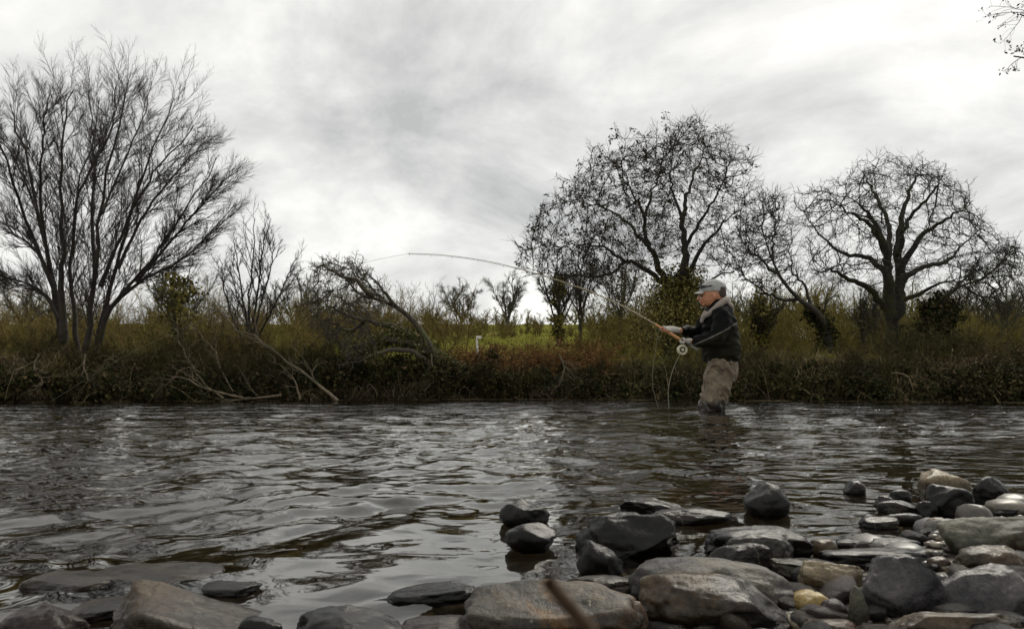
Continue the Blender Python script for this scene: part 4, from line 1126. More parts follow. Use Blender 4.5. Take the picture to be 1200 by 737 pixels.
ST = [
 (150, 696, 168, 34, 'slab', 'wedge', 'broad tan stone just awash behind the angular brown one', dict(asp=0.8, bury=0.6, turn=8, z0=-0.014)),
 (400, 764, 128, 54, 'round', 'dark', 'rounded dark stone at the bottom edge left of the flat slab', dict(asp=0.75)),
 (515, 758, 105, 36, 'round', 'purple', 'low dark brown stone between the rounded dark stone and the flat slab', dict(asp=0.7)),
 (652, 762, 214, 82, 'slab', 'slab', 'large flat grey slab with a warm brown right end at bottom centre', dict(asp=0.55, turn=2, bury=0.25, tilt=2)),
 (505, 702, 105, 18, 'slab', 'black', 'thin dark ridge of stone breaking the calm water at lower centre', dict(asp=0.5, bury=0.6, tilt=-5)),
 (615, 610, 58, 25, 'wedge', 'dark', 'small pointed wedge of dark stone, farthest left of those standing in the water', dict(asp=0.8, tilt=14, bury=0.4)),
 (622, 640, 60, 29, 'round', 'black', 'rounded black stone in the water in front of the small wedge', dict(asp=0.8, tilt=8)),
 (740, 650, 122, 50, 'block', 'black', 'big blocky black wet stone standing in the water at centre right', dict(asp=0.6, tilt=-3)),
 (707, 672, 54, 32, 'wedge', 'black', 'black triangular stone leaning on the front of the big blocky one', dict(asp=0.7, tilt=24)),
 (768, 602, 76, 20, 'slab', 'dark', 'flat dark stone behind the big blocky black stone', dict(asp=0.7)),
 (815, 612, 98, 17, 'round', 'grey', 'long thin grey stone lying in the water left of the egg-shaped one', dict(asp=0.45)),
 (905, 602, 52, 37, 'egg', 'black', 'egg-shaped black stone standing alone at the water edge', dict(asp=0.85, bury=0.25)),
 (898, 654, 124, 38, 'round', 'dark', 'wide dark rounded stone behind two smooth grey ones', dict(asp=0.6)),
 (897, 659, 82, 35, 'round', 'grey', 'smooth grey stone, upper of the pair resting on the wide dark one', dict(asp=0.55)),
 (874, 662, 76, 26, 'round', 'grey', 'smooth grey stone, lower of the pair in front of the wide dark one', dict(asp=0.5, tilt=-6)),
 (848, 716, 206, 64, 'round', 'speckled', 'big pale speckled boulder behind the largest brown grey one', dict(asp=0.55, tilt=5)),
 (852, 746, 184, 76, 'round', 'brown', 'largest rounded brown grey boulder at the bottom right of centre', dict(asp=0.6, tilt=7, bury=0.25)),
 (958, 676, 90, 22, 'slab', 'green', 'flat greenish grey stone right of the speckled boulder', dict(asp=0.6, tilt=8)),
 (984, 694, 78, 36, 'block', 'tan', 'tan angular stone left of the big blue grey one', dict(asp=0.6, tilt=4)),
 (1071, 724, 98, 74, 'block', 'blue', 'big upright blue grey stone with a sloping flat face at lower right', dict(asp=0.6, tilt=-8, bury=0.22)),
 (1038, 664, 138, 22, 'slab', 'dark', 'long dark bar-shaped stone lying behind the blue grey one', dict(asp=0.35, tilt=2)),
 (1010, 732, 28, 44, 'egg', 'green', 'small upright dark green oval stone left of the blue grey one', dict(asp=0.8)),
 (958, 724, 44, 33, 'rough', 'yellow', 'lumpy bright yellow stone beside the largest boulder', dict(asp=0.8)),
 (981, 727, 32, 25, 'round', 'purple', 'small purple grey stone right of the yellow one', dict(asp=0.8)),
 (1122, 603, 52, 36, 'round', 'black', 'round black boulder at the water edge in front of a pale rough stone', dict(asp=0.85, bury=0.22)),
 (1113, 577, 58, 28, 'rough', 'tan', 'pale tan rough stone behind the round black boulder', dict(asp=0.8)),
 (1168, 584, 38, 26, 'rough', 'dark', 'dark rugged stone in the water at the right edge', dict(asp=0.8)),
 (1185, 652, 118, 56, 'wedge', 'green', 'big angular greenish stone with brown patches at the right edge', dict(asp=0.7, tilt=-16)),
 (1178, 680, 84, 42, 'round', 'brown', 'rounded olive brown stone under the big angular greenish one', dict(asp=0.7)),
 (1185, 730, 112, 68, 'wedge', 'blue', 'large grey wedge-shaped stone at the bottom right corner', dict(asp=0.7, tilt=-24)),
 (1140, 756, 175, 40, 'slab', 'brown', 'long flat brown slab along the bottom right edge', dict(asp=0.35)),
 (980, 746, 60, 22, 'round', 'pink', 'pinkish flat pebble at the bottom edge below the yellow stone', dict(asp=0.7)),
 (1006, 577, 25, 14, 'round', 'dark', 'small dark stone alone in the water, left of the small stone cluster', dict(asp=0.8)),
 (1060, 586, 26, 13, 'round', 'dark', 'small dark stone at the back of the cluster left of the round black boulder', dict(asp=0.8)),
 (1040, 592, 23, 12, 'round', 'grey', 'small grey stone at the left of the cluster left of the round black boulder', dict(asp=0.8)),
 (1056, 600, 44, 14, 'round', 'grey', 'oblong grey stone in the middle of the cluster left of the round black boulder', dict(asp=0.6)),
 (1064, 613, 44, 13, 'slab', 'grey', 'low grey stone awash in front of the small stone cluster, right one', dict(asp=0.6, tilt=4)),
 (1036, 618, 44, 13, 'slab', 'grey', 'low grey stone awash in front of the small stone cluster, left one', dict(asp=0.6)),
 (1090, 604, 24, 17, 'round', 'black', 'small black stone touching the left side of the round black boulder', dict(asp=0.8)),
 (1113, 626, 38, 20, 'block', 'pink', 'small reddish brown stone in front of the round black boulder', dict(asp=0.8)),
 (1118, 638, 30, 13, 'round', 'tan', 'small tan stone in front of the reddish brown one', dict(asp=0.8)),
 (1056, 644, 54, 14, 'slab', 'dark', 'low dark stone behind the long bar-shaped one', dict(asp=0.6)),
 (1000, 644, 34, 12, 'round', 'dark', 'small dark stone just right of a small tan one, behind the bar-shaped stone', dict(asp=0.7)),
 (970, 650, 32, 19, 'round', 'tan', 'small tan stone right of the wide dark rounded stone', dict(asp=0.8)),
 (830, 752, 80, 26, 'round', 'grey', 'grey stone cut by the bottom edge below the largest boulder', dict(asp=0.6)),
 (705, 696, 84, 22, 'round', 'brown', 'brown stone half hidden behind the right end of the flat slab', dict(asp=0.6)),
 (748, 752, 34, 46, 'egg', 'pink', 'small brown stone wedged between the flat slab and the largest boulder', dict(asp=0.8)),
 (30, 748, 95, 42, 'round', 'purple', 'pale purple grey stone awash in the bottom left corner', dict(asp=0.8, bury=0.55, z0=-0.006)),
 (62, 690, 100, 20, 'slab', 'wedge', 'flat brown stone awash in the shallows, leftmost behind the corner stone', dict(asp=0.9, bury=0.6, z0=-0.004)),
 (112, 722, 84, 20, 'slab', 'brown', 'flat wet brown stone awash between the corner stone and the angular one', dict(asp=0.9, bury=0.6, z0=-0.003)),
 (262, 694, 66, 12, 'slab', 'dark', 'low dark wet stone awash behind the right end of the angular brown one', dict(asp=0.8, bury=0.6, z0=-0.003)),
 (300, 748, 48, 24, 'slab', 'black', 'small black stone between the angular brown and the rounded dark stone', dict(asp=0.6, tilt=15)),
 (1105, 668, 26, 16, 'round', 'pink', 'small pinkish stone right of the long bar-shaped one', dict(asp=0.8)),
 (1082, 656, 30, 13, 'rough', 'brown', 'small rough brown stone at the right end of the bar-shaped one', dict(asp=0.8)),
 (1190, 598, 40, 12, 'slab', 'dark', 'flat dark stone by the water at the right edge', dict(asp=0.7)),
 (1172, 600, 18, 8, 'round', 'pink', 'tiny pink pebble right of the round black boulder', dict(asp=0.8)),
]
def stone_at(px, py, Y, w, h, d, form, mt, label, seed, tilt, turn):
    k = Y / F; v, f = stone_shape(seed, form); v = v * [w * k / 2, d * k / 2, h * k / 2]
    for a, i, j in ((turn, 0, 1), (-tilt, 0, 2)):
        c, s_ = math.cos(math.radians(a)), math.sin(math.radians(a)); t = v[:, [i, j]].copy()
        v[:, i] = c * t[:, 0] - s_ * t[:, 1]; v[:, j] = s_ * t[:, 0] + c * t[:, 1]
    o = obj('river_stone', mesh_np('river_stone', v, f, S[mt]), None, at(px, py, Y))
    tag(o, label, 'stone', 'stones along the near water edge')
stone_at(232, 748, 0.72, 182, 66, 95, 'prism', 'wedge', 'long angular brown stone slanting out of the water at lower left', 499, 27, 30)
for i, (cx, base, w, h, form, mt, label, kw) in enumerate(ST):
    stone(cx, base, w, h, form, mt, label, 500 + i, **kw)

# pebbles: pieces of the gravel bar, shared meshes
rg = np.random.default_rng(700)
PEB = []
for i in range(10):
    v, f = stone_shape(720 + i, 'round' if i % 3 else 'rough', 2)
    PEB.append((v * [1, rg.uniform(.65, .95), rg.uniform(.4, .7)], f))
pkeys = ['dark', 'dark', 'brown', 'grey', 'purple', 'black', 'tan', 'pink', 'green', 'yellow']
pebm = {}
n_p, tries = 0, 0
while n_p < 290 and tries < 6000:
    tries += 1
    px_, py_ = rg.uniform(560, 1260), 560 + 200 * rg.random() ** 0.8
    g = gpt(px_, py_, 0.03); s_ = float(shore_s(g[0], g[1]))
    if s_ < -0.05 - 0.10 * rg.random(): continue
    if any(((g[0] - a) / c_) ** 2 + ((g[1] - b_) / d_) ** 2 < 0.55 for a, b_, c_, d_ in STONE_SPOTS): continue
    key = pkeys[min(9, int(abs(rg.normal()) * 3.2))] ; i = int(rg.integers(0, 10))
    if (i, key) not in pebm: pebm[(i, key)] = mesh_np('pebble', *PEB[i], S[key])
    r = 0.007 + 0.017 * rg.random() ** 1.7
    o = obj('pebble', pebm[(i, key)], riverbed, (g[0], g[1], gz(g[0], g[1]) + r * .25))
    o.scale = (r * rg.uniform(.8, 1.3), r, r); o.rotation_euler = (rg.normal() * .25, rg.normal() * .25, rg.uniform(0, 6.28))
    n_p += 1
# fine gravel and stones on the riverbed: too many to count
def gravel(name, n, sampler, rmin, rmax, key, label, seed, sub=1):
    rg = np.random.default_rng(seed); vs, fs = [], []
    base = [stone_shape(seed + i, 'round', sub) for i in range(6)]
    xy = sampler(rg, n); z = near_z(xy[:, 0], xy[:, 1])
    off = 0
    for b in range(6):
        m = np.arange(n) % 6 == b; k = m.sum(); v, f = base[b]
        r = (rmin + (rmax - rmin) * rg.random(k) ** 2.5)[:, None, None]
        a = rg.uniform(0, 6.28, k); c, s = np.cos(a)[:, None], np.sin(a)[:, None]
        V = v[None] * r * np.stack([rg.uniform(.8, 1.3, k), rg.uniform(.6, 1, k), rg.uniform(.4, .7, k)], 1)[:, None]
        W = V.copy(); W[..., 0] = c * V[..., 0] - s * V[..., 1]; W[..., 1] = s * V[..., 0] + c * V[..., 1]
        W += np.stack([xy[m, 0], xy[m, 1], z[m] + r[:, 0, 0] * .2], 1)[:, None]
        vs.append(W.reshape(-1, 3)); fs.append((f[None] + (np.arange(k) * len(v))[:, None, None]).reshape(-1, 3) + off); off += k * len(v)
    o = obj(name, mesh_np(name, np.concatenate(vs), np.concatenate(fs), key), riverbed)
    o['kind'] = 'stuff'
    return o
def gravel_mat(nt, b):
    c = ramp(nt, island(nt), [(0, (0.02, 0.018, 0.015)), (0.35, (0.07, 0.06, 0.048)), (0.6, (0.14, 0.115, 0.085)), (0.8, (0.10, 0.10, 0.10)), (0.93, (0.26, 0.2, 0.12)), (1, (0.36, 0.32, 0.26))])
    n = noise(nt, 160, 4)
    c = mixc(nt, 1.0, c, ramp(nt, n, [(0.3, (.6,) * 3), (.7, (1.2,) * 3)]), 'MULTIPLY')
    nt.links.new(c, b.inputs['Base Color']); b.inputs['Roughness'].default_value = 0.4
M['gravel'] = mat('gravel', gravel_mat)
def land(rg, n):
    a = np.stack([rg.uniform(-0.3, 2.2, n * 6), rg.uniform(0.2, 2.4, n * 6)], 1); s_ = shore_s(a[:, 0], a[:, 1])
    return a[(s_ > -0.16) & (s_ < 0.6)][:n]
def bed(rg, n):
    a = np.stack([rg.uniform(-1.2, 1.6, n * 4), 0.35 + 2.2 * rg.random(n * 4)], 1); s_ = shore_s(a[:, 0], a[:, 1])
    return a[(s_ < 0.02) & (s_ > -1.0)][:n]
gravel('gravel', 5200, land, 0.003, 0.012, M['gravel'], '', 801)
gravel('riverbed_stones', 1000, bed, 0.010, 0.045, M['gravel'], '', 802, 2)

# ------------------------------------------------------------------ the angler
YM = 7.25
PX = 1.0 / ppm(YM)
person = empty('person', (float(at(843, 470, YM)[0]), YM, -0.55), 'person in grey cap, black jacket and brown waders wading and holding a bent rod', 'person')
ORG = np.array(person.location)
def W(px, py, dy=0.0): return at(px, py, YM + dy)
def ring_loft(rings, cap=True):
    """rings: (n,k,3) -> verts, faces list"""
    n, k = rings.shape[:2]
    V = rings.reshape(-1, 3); j = np.arange(k); j2 = (j + 1) % k
    q = np.concatenate([np.stack([i * k + j, i * k + j2, (i + 1) * k + j2, (i + 1) * k + j], -1) for i in range(n - 1)])
    V = np.concatenate([V, [rings[0].mean(0)], [rings[-1].mean(0)]])
    t = np.concatenate([np.stack([j2, j, np.full(k, n * k)], -1), np.stack([(n - 1) * k + j, (n - 1) * k + j2, np.full(k, n * k + 1)], -1)])
    return V, q, t
def limb(pts, ra, rb=None, n=24, k=20, side=(0, 1, 0)):
    """tube with elliptical section: ra across, rb along 'side'"""
    pts = np.asarray(pts, float); m = len(pts)
    ra = np.asarray(ra, float); rb = ra if rb is None else np.asarray(rb, float)
    c = resample(pts, n); t = np.linspace(0, m - 1, n)
    a_ = np.interp(t, np.arange(m), ra); b_ = np.interp(t, np.arange(m), rb)
    T = norm(np.gradient(c, axis=0)); sd_ = A3(*side)
    B = norm(sd_ - (T @ sd_)[:, None] * T); A = np.cross(T, B)
    th = np.arange(k) / k * 2 * math.pi
    R = c[:, None] + a_[:, None, None] * np.cos(th)[None, :, None] * A[:, None] + b_[:, None, None] * np.sin(th)[None, :, None] * B[:, None]
    return ring_loft(R)
def hrings(rows, dy=0.0, k=28, ex=2.2):
    """horizontal sections: (py, front px, back px, half depth in m)"""
    rows = np.asarray(rows, float); th = np.arange(k) / k * 2 * math.pi
    out = []
    for py, f, b, hd in rows:
        c = W((f + b) / 2, py, dy); r = (b - f) / 2 * PX
        cs, sn = np.cos(th), np.sin(th)
        cs, sn = np.sign(cs) * np.abs(cs) ** (2 / ex), np.sign(sn) * np.abs(sn) ** (2 / ex)
        out.append(np.stack([c[0] + r * cs, c[1] + hd * sn, np.full(k, c[2])], -1))
    return ring_loft(np.array(out)[::-1])
def blob(c, r, sub=2):
    v, f = ICO[sub]; return c + v * np.asarray(r), np.zeros((0, 4), int), f
def fuse(name, shapes, m, voxel, parent, smooth_n=4, fold=None):
    vs, q, t, o = [], [], [], 0
    for V, Q, T in shapes:
        vs.append(V); q.append(Q + o); t.append(T + o); o += len(V)
    fs = [np.concatenate(q), np.concatenate(t)]
    me = mesh_np(name, np.concatenate(vs) - ORG, fs, None)
    tmp = bpy.data.objects.new(name + '_tmp', me); C.objects.link(tmp)
    md = tmp.modifiers.new('remesh', 'REMESH'); md.mode = 'VOXEL'; md.voxel_size = voxel; md.use_smooth_shade = True
    sm = tmp.modifiers.new('smooth', 'SMOOTH'); sm.factor = 0.5; sm.iterations = smooth_n
    dg = bpy.context.evaluated_depsgraph_get()
    me2 = bpy.data.meshes.new_from_object(tmp.evaluated_get(dg), depsgraph=dg)
    bpy.data.objects.remove(tmp); bpy.data.meshes.remove(me)
    if fold:
        n = len(me2.vertices); co = np.zeros(n * 3, np.float32); me2.vertices.foreach_get('co', co); co = co.reshape(-1, 3).astype(float)
        nr = np.array([v.normal[:] for v in me2.vertices])
        co += nr * fold(co)[:, None]
        me2.vertices.foreach_set('co', co.astype(np.float32).ravel()); me2.update()
    me2.name = name; me2.materials.clear(); me2.materials.append(m)
    me2.polygons.foreach_set('use_smooth', np.ones(len(me2.polygons), bool))
    return obj(name, me2, parent)

def f_skin(nt, b):
    n = noise(nt, 40, 4); c = ramp(nt, n, [(.3, (0.36, 0.15, 0.075)), (.7, (0.48, 0.22, 0.12))])
    nt.links.new(c, b.inputs['Base Color']); b.inputs['Roughness'].default_value = .5
    b.inputs['Subsurface Weight'].default_value = .08; b.inputs['Subsurface Radius'].default_value = (.01, .004, .002)
M['skin'] = mat('skin', f_skin)
def f_jacket(nt, b):
    tc = nd(nt, 'ShaderNodeTexCoord'); s = nd(nt, 'ShaderNodeSeparateXYZ'); nt.links.new(tc.outputs['Object'], s.inputs[0])
    # seam runs up from the front waist to the shoulder blade
    a = W(820, 399) - ORG; c = W(868, 375) - ORG
    sl_ = (c[2] - a[2]) / (c[0] - a[0])
    m1 = nd(nt, 'ShaderNodeMath', operation='MULTIPLY_ADD'); nt.links.new(s.outputs[0], m1.inputs[0]); m1.inputs[1].default_value = -sl_; nt.links.new(s.outputs[2], m1.inputs[2])
    m2 = nd(nt, 'ShaderNodeMath', operation='MULTIPLY_ADD'); nt.links.new(m1.outputs[0], m2.inputs[0]); m2.inputs[1].default_value = 2.0; m2.inputs[2].default_value = 0.5 - 2.0 * (a[2] - sl_ * a[0])
    n = noise(nt, 25, 5)
    col = ramp(nt, m2.outputs[0], [(0.0, (0.013, 0.012, 0.007)), (0.480, (0.013, 0.012, 0.007)), (0.488, (0.11, 0.105, 0.085)), (0.507, (0.11, 0.105, 0.085)), (0.515, (0.0035, 0.0035, 0.0035)), (1.0, (0.0035, 0.0035, 0.0035))])
    col = mixc(nt, 1.0, col, ramp(nt, n, [(.3, (.75,) * 3), (.7, (1.25,) * 3)]), 'MULTIPLY')
    nt.links.new(col, b.inputs['Base Color']); b.inputs['Roughness'].default_value = .65; b.inputs['Specular IOR Level'].default_value = .07
    bump(nt, b, noise(nt, 300, 3), .25, .001)
M['jacket'] = mat('jacket', f_jacket)
def f_wader(nt, b):
    n = noise(nt, 9, 5); n2 = noise(nt, 220, 3)
    col = ramp(nt, noise(nt, 14, 7, .7, .5), [(.3, (0.05, 0.036, 0.022)), (.5, (0.13, 0.098, 0.062)), (.7, (0.22, 0.17, 0.115))])
    g = nd(nt, 'ShaderNodeNewGeometry'); sp = nd(nt, 'ShaderNodeSeparateXYZ'); nt.links.new(g.outputs['Position'], sp.inputs[0])
    wz = nd(nt, 'ShaderNodeMath', operation='MULTIPLY_ADD'); nt.links.new(n, wz.inputs[0]); wz.inputs[1].default_value = -.16; nt.links.new(sp.outputs[2], wz.inputs[2])
    wet = ramp(nt, wz.outputs[0], [(0.0, (1, 1, 1)), (.05, (0, 0, 0))])
    col = mixc(nt, wet, col, (0.022, 0.017, 0.013))
    nt.links.new(col, b.inputs['Base Color'])
    nt.links.new(mixc(nt, wet, (.7,) * 3, (.2,) * 3), b.inputs['Roughness'])
    bump(nt, b, n2, .3, .001)
M['wader'] = mat('waders', f_wader)
M['cap'] = plain('cap_cloth', (0.33, 0.33, 0.315), .85)
M['cap_white'] = plain('cap_brim_cloth', (0.36, 0.36, 0.34), .8)
M['fleece'] = plain('fleece', (0.25, 0.215, 0.185), .95, var=.35, scale=140, bumpd=.004)
M['glove'] = plain('glove', (0.36, 0.345, 0.31), .85)
M['dark_plastic'] = plain('dark_plastic', (0.012, 0.012, 0.013), .25)
M['hair'] = plain('hair', (0.05, 0.035, 0.025), .8, scale=200)
M['eye'] = plain('eye', (0.03, 0.02, 0.015), .15)
M['cork'] = plain('cork', (0.50, 0.25, 0.10), .8, var=.3, scale=160)
M['blank'] = plain('rod_blank', (0.26, 0.20, 0.11), .4)
M['reel'] = plain('reel_metal', (0.52, 0.48, 0.34), .35, metal=.25)
M['line'] = plain('fly_line', (0.22, 0.22, 0.15), .7)

# rod geometry first: the hands close round it
ROD = np.array([W(818, 410, -.06), W(804, 402, -.06), W(783, 389, -.06), W(768, 380, -.06), W(735, 361.5, -.05), W(700, 345, -.03), W(660, 330.5, 0), W(620, 318, .04), W(570, 306, .08), W(520, 299, .12), W(478, 297, .16)])
rod_t = norm(W(768, 380, -.06) - W(804, 402, -.06))
def grip_hand(c, wrist, flip):
    """palm and five fingers closed round the rod at c; arm arrives from wrist"""
    side = norm(np.cross(rod_t, UP)); upv = np.cross(side, rod_t)          # side points along +-Y
    out, glove = [], []
    to = norm((wrist - c) - ((wrist - c) @ rod_t) * rod_t)
    # palm: from wrist to a pad behind the grip
    pad = c + to * 0.032
    out.append(limb([wrist, (wrist + pad) / 2 + upv * .006, pad], [.027, .036, .038], [.021, .022, .018], n=12, k=14, side=tuple(np.cross(norm(pad - wrist), rod_t))))
    glove.append(limb([wrist - norm(wrist - pad) * .005, (wrist + pad) / 2 + upv * .006, pad], [.031, .040, .042], [.025, .026, .022], n=12, k=14, side=tuple(np.cross(norm(pad - wrist), rod_t))))
    nrm_ = np.cross(rod_t, to) * flip
    for i, (s, L, r) in enumerate([(.034, .80, .0088), (.012, 1.0, .0095), (-.011, .94, .0092), (-.033, .74, .0082)]):
        a = np.linspace(.25, .25 + 3.9 * L, 9)
        R = .0235
        pts = np.array([c + rod_t * (s + .004 * q) + R * (np.cos(x) * to + np.sin(x) * nrm_) for q, x in enumerate(a)])
        pts[0] += to * .012
        rr = np.linspace(r * 1.08, r * .85, 9)
        out.append(limb(pts, rr, n=18, k=10, side=tuple(rod_t)))
        glove.append(limb(pts[:5], rr[:5] + .0032, n=10, k=10, side=tuple(rod_t)))
    th_ = np.array([pad + rod_t * .018 - nrm_ * .02, c + rod_t * .045 - nrm_ * .024 + upv * .004, c + rod_t * .068 - nrm_ * .017 + upv * .012, c + rod_t * .084 - nrm_ * .008 + upv * .016])
    out.append(limb(th_, [.013, .011, .010, .008], n=12, k=10))
    glove.append(limb(th_[:3], [.016, .014, .013], n=8, k=10))
    return out, glove
wristN = W(812, 400.5, -.15); wristF = W(796, 387, .05)
handN, gloveN = grip_hand(W(804, 402, -.06), wristN, 1)
handF, gloveF = grip_hand(W(781, 388, -.06), wristF, -1)
FOOT = -0.53
def legpts(dx, dy):
    a, b_, c = W(846 + dx * .3, 424, dy * .8), W(840 + dx, 455, dy), W(835 + dx, 478, dy)
    return a, b_, c
ln, lf = legpts(1, -.10), legpts(-3, .10)
def leg(l, r, foot=True):
    a, b_, c = l
    ank = A3(c[0] + .05, c[1], FOOT + .10); mid = (c + ank) / 2
    out = [limb([a, b_, c, mid, ank, ank - [0, 0, .07]], r, n=34)]
    out.append(limb([ank + [.05, 0, -.055], ank + [-.06, 0, -.055], ank + [-.19, 0, -.075]], [.045, .05, .03], [.05, .055, .045], n=12))
    return out
head_rows = [(359, 828, 838, .040), (357, 824.5, 842, .054), (355, 823, 845, .062), (352.5, 822, 847, .069), (349.5, 821.5, 848.5, .073), (346, 821.2, 849.2, .077), (342.5, 820.6, 849.6, .079), (338, 821, 849.2, .078), (334, 824, 847, .069), (331, 828, 843.5, .05), (329.3, 833, 839, .02)]
body = [hrings(head_rows, -.01),
        limb([W(838, 352), W(840, 362), W(842, 372)], [.060, .062, .08], [.055, .06, .09]),
        limb([W(820.8, 344.5, -.01), W(818.9, 347.8, -.01), W(817.9, 350.4, -.01), W(820.3, 351.6, -.01)], [.007, .010, .0135, .010], [.008, .012, .017, .015], n=12, k=12),
        limb([W(821.3, 353.3, -.03), W(820.6, 353.6, -.01), W(821.3, 353.3, .01)], [.006, .0085, .006], n=8, k=8),
        limb([W(821.6, 355.0, -.03), W(820.9, 355.2, -.01), W(821.6, 355.0, .01)], [.006, .009, .006], n=8, k=8),
        blob(W(824.6, 357.2, -.01), [.022, .026, .015]),
        blob(W(837.5, 347, -.088), [.018, .010, .030]), blob(W(837.5, 347, .068), [.018, .010, .030]),
        hrings([(362, 834, 848, .08), (368, 831, 852, .14), (380, 829, 855, .155), (395, 830, 856, .15), (410, 832, 855, .135), (424, 834, 856, .13), (432, 836, 855, .125)]),
        limb([W(847, 368, -.17), W(840, 395, -.28), wristN], [.058, .046, .028]), limb([W(840, 368, .17), W(817, 389, .24), wristF], [.058, .046, .028])]
body += handN + handF + leg(ln, [.075, .07, .06, .055, .042, .042]) + leg(lf, [.075, .07, .06, .055, .042, .042])
fuse('body', body, M['skin'], .0065, person, 3)
for s_ in (-1, 1):
    v, q, t_ = blob(W(822.9, 346.4, -.01 + s_ * .034), [.010, .010, .008]); obj('eye', mesh_np('eye', v - ORG, t_, M['eye']), person)
# hair at the nape and temples, under the cap
fuse('hair', [hrings([(349, 838, 850.2, .070), (346, 836, 850.6, .078), (342, 834, 850.6, .082), (337, 833, 850, .081)], -.01)], M['hair'], .008, person, 2)

def jfold(co):
    w_ = 1 - np.abs(perlin(co * [7, 7, 13] + 3)) * 2
    return .009 * perlin(co * 9) + .012 * (w_ - .45) - .006
jacket = fuse('jacket', [
    hrings([(351, 832, 850, .08), (356, 830, 853, .11), (362, 827, 856, .17), (370, 824.5, 860, .205), (382, 823, 863.5, .215), (396, 823, 866, .205), (408, 823.5, 867, .20), (417, 824, 867, .20), (422, 825, 866.5, .19), (425.5, 828, 864, .175)], ex=2.3),
    limb([W(846, 366, -.17), W(845, 380, -.25), W(838, 396, -.30), W(825, 399, -.235), W(813, 400.3, -.16)], [.095, .092, .085, .072, .052], n=36, k=24),
    limb([W(838, 366, .17), W(828, 378, .22), W(817, 389, .24), W(805, 388.5, .15), W(797, 387.2, .06)], [.095, .088, .078, .064, .046], n=36, k=24),
], M['jacket'], .008, person, 5, jfold)
def wfold(co):
    q_ = co + .10 * np.stack([perlin(co * 5), perlin(co * 5 + 20), perlin(co * 5 + 40)], -1)
    q_[:, 2] += .55 * q_[:, 0]
    w_ = 1 - np.abs(perlin(q_ * [6, 5, 10] + 13)) * 2.2
    w2 = 1 - np.abs(perlin(q_ * [13, 11, 22] + 3)) * 2.2
    return .012 * perlin(co * 7 + 4) + .019 * (w_ - .4) + .007 * (w2 - .4) - .004
waders = fuse('waders', [hrings([(418, 829, 863, .175), (428, 829.5, 862.5, .18), (438, 827.5, 861, .175), (447, 825.5, 859, .17)], ex=2.4)]
    + leg(ln, [.128, .122, .112, .10, .08, .085]) + leg(lf, [.128, .122, .110, .10, .08, .085]), M['wader'], .008, person, 4, wfold)
# grey fleece hood lying round the neck
th = np.linspace(0, 2 * math.pi, 25)
ringp = np.array([W(838.5 - 13.2 * math.cos(a), 361 + 9.0 * math.cos(a) - 1.5 * math.sin(2 * a), -.02 + .115 * math.sin(a)) for a in th])
fuse('hood', [limb(ringp, .030 - .006 * np.cos(th), .030 - .006 * np.cos(th), n=60, k=14, side=(0.2, .1, 1)),
              limb([W(828, 365, -.06), W(824, 372, -.05), W(821.5, 378, -.04)], [.03, .024, .014], [.05, .04, .03]),
              limb([W(849, 355, 0), W(855, 361, 0), W(856, 368, 0)], [.035, .035, .02], [.10, .10, .06])], M['fleece'], .007, person, 3, lambda co: .006 * perlin(co * 16))
cap = fuse('cap', [hrings([(342.5, 820.2, 850.8, .084), (340, 819.6, 851, .087), (336, 820.4, 850.6, .086), (332.5, 823, 848.5, .077), (329.5, 827.5, 844.5, .058), (327.6, 832.5, 839.5, .028)], -.01)], M['cap'], .005, person, 3)
# curved brim
bn, bw = 9, 13
Vt = []
for i in range(bn):
    for j in range(bw):
        a = (j / (bw - 1) - .5) * 2; f_ = i / (bn - 1)
        reach = f_ * (1 - .55 * a * a) * 8.2
        c_ = W(821.5 - reach + 3.5 * a * a, 340.2 + .42 * reach + 2.0 * a * a, -.01 + a * .078)
        Vt.append(c_)
Vt = np.array(Vt); Vb = Vt - [0, 0, .006]
ii = np.arange(bn * bw).reshape(bn, bw); N_ = bn * bw
top = np.stack([ii[:-1, :-1], ii[:-1, 1:], ii[1:, 1:], ii[1:, :-1]], -1).reshape(-1, 4)
per = np.concatenate([ii[0, :], ii[1:, -1], ii[-1, ::-1][1:], ii[::-1, 0][1:-1]]); pn = np.roll(per, -1)
obj('brim', mesh_np('brim', np.concatenate([Vt, Vb]) - ORG, [np.concatenate([top, top[:, ::-1] + N_, np.stack([per, per + N_, pn + N_, pn], -1)])], M['cap_white']), cap)
gp = np.array([W(836 - 17.2 * math.cos(a), 334.5 + 1.6 * math.cos(a), -.01 + .094 * math.sin(a)) for a in np.linspace(-1.5, 1.5, 15)])
sg = [limb(gp, np.interp(np.linspace(-1.5, 1.5, 15), [-1.5, -1.1, -.6, -.1, 0, .1, .6, 1.1, 1.5], [.005, .006, .021, .012, .006, .012, .021, .006, .005]), np.full(15, .006), n=40, k=10, side=(0, 0, 1))]
sg = [(V_, q_, t_) for V_, q_, t_ in sg]
V_, q_, t_ = limb(gp, np.full(15, .006), np.interp(np.linspace(-1.5, 1.5, 15), [-1.5, -1.1, -.6, -.1, 0, .1, .6, 1.1, 1.5], [.005, .006, .021, .012, .006, .012, .021, .006, .005]), n=40, k=10, side=(0, 0, 1))
obj('sunglasses', mesh_np('sunglasses', V_ - ORG, [q_, t_], M['dark_plastic']), cap)
for g_ in (gloveN, gloveF):
    fuse('glove', g_, M['glove'], .004, person, 2)

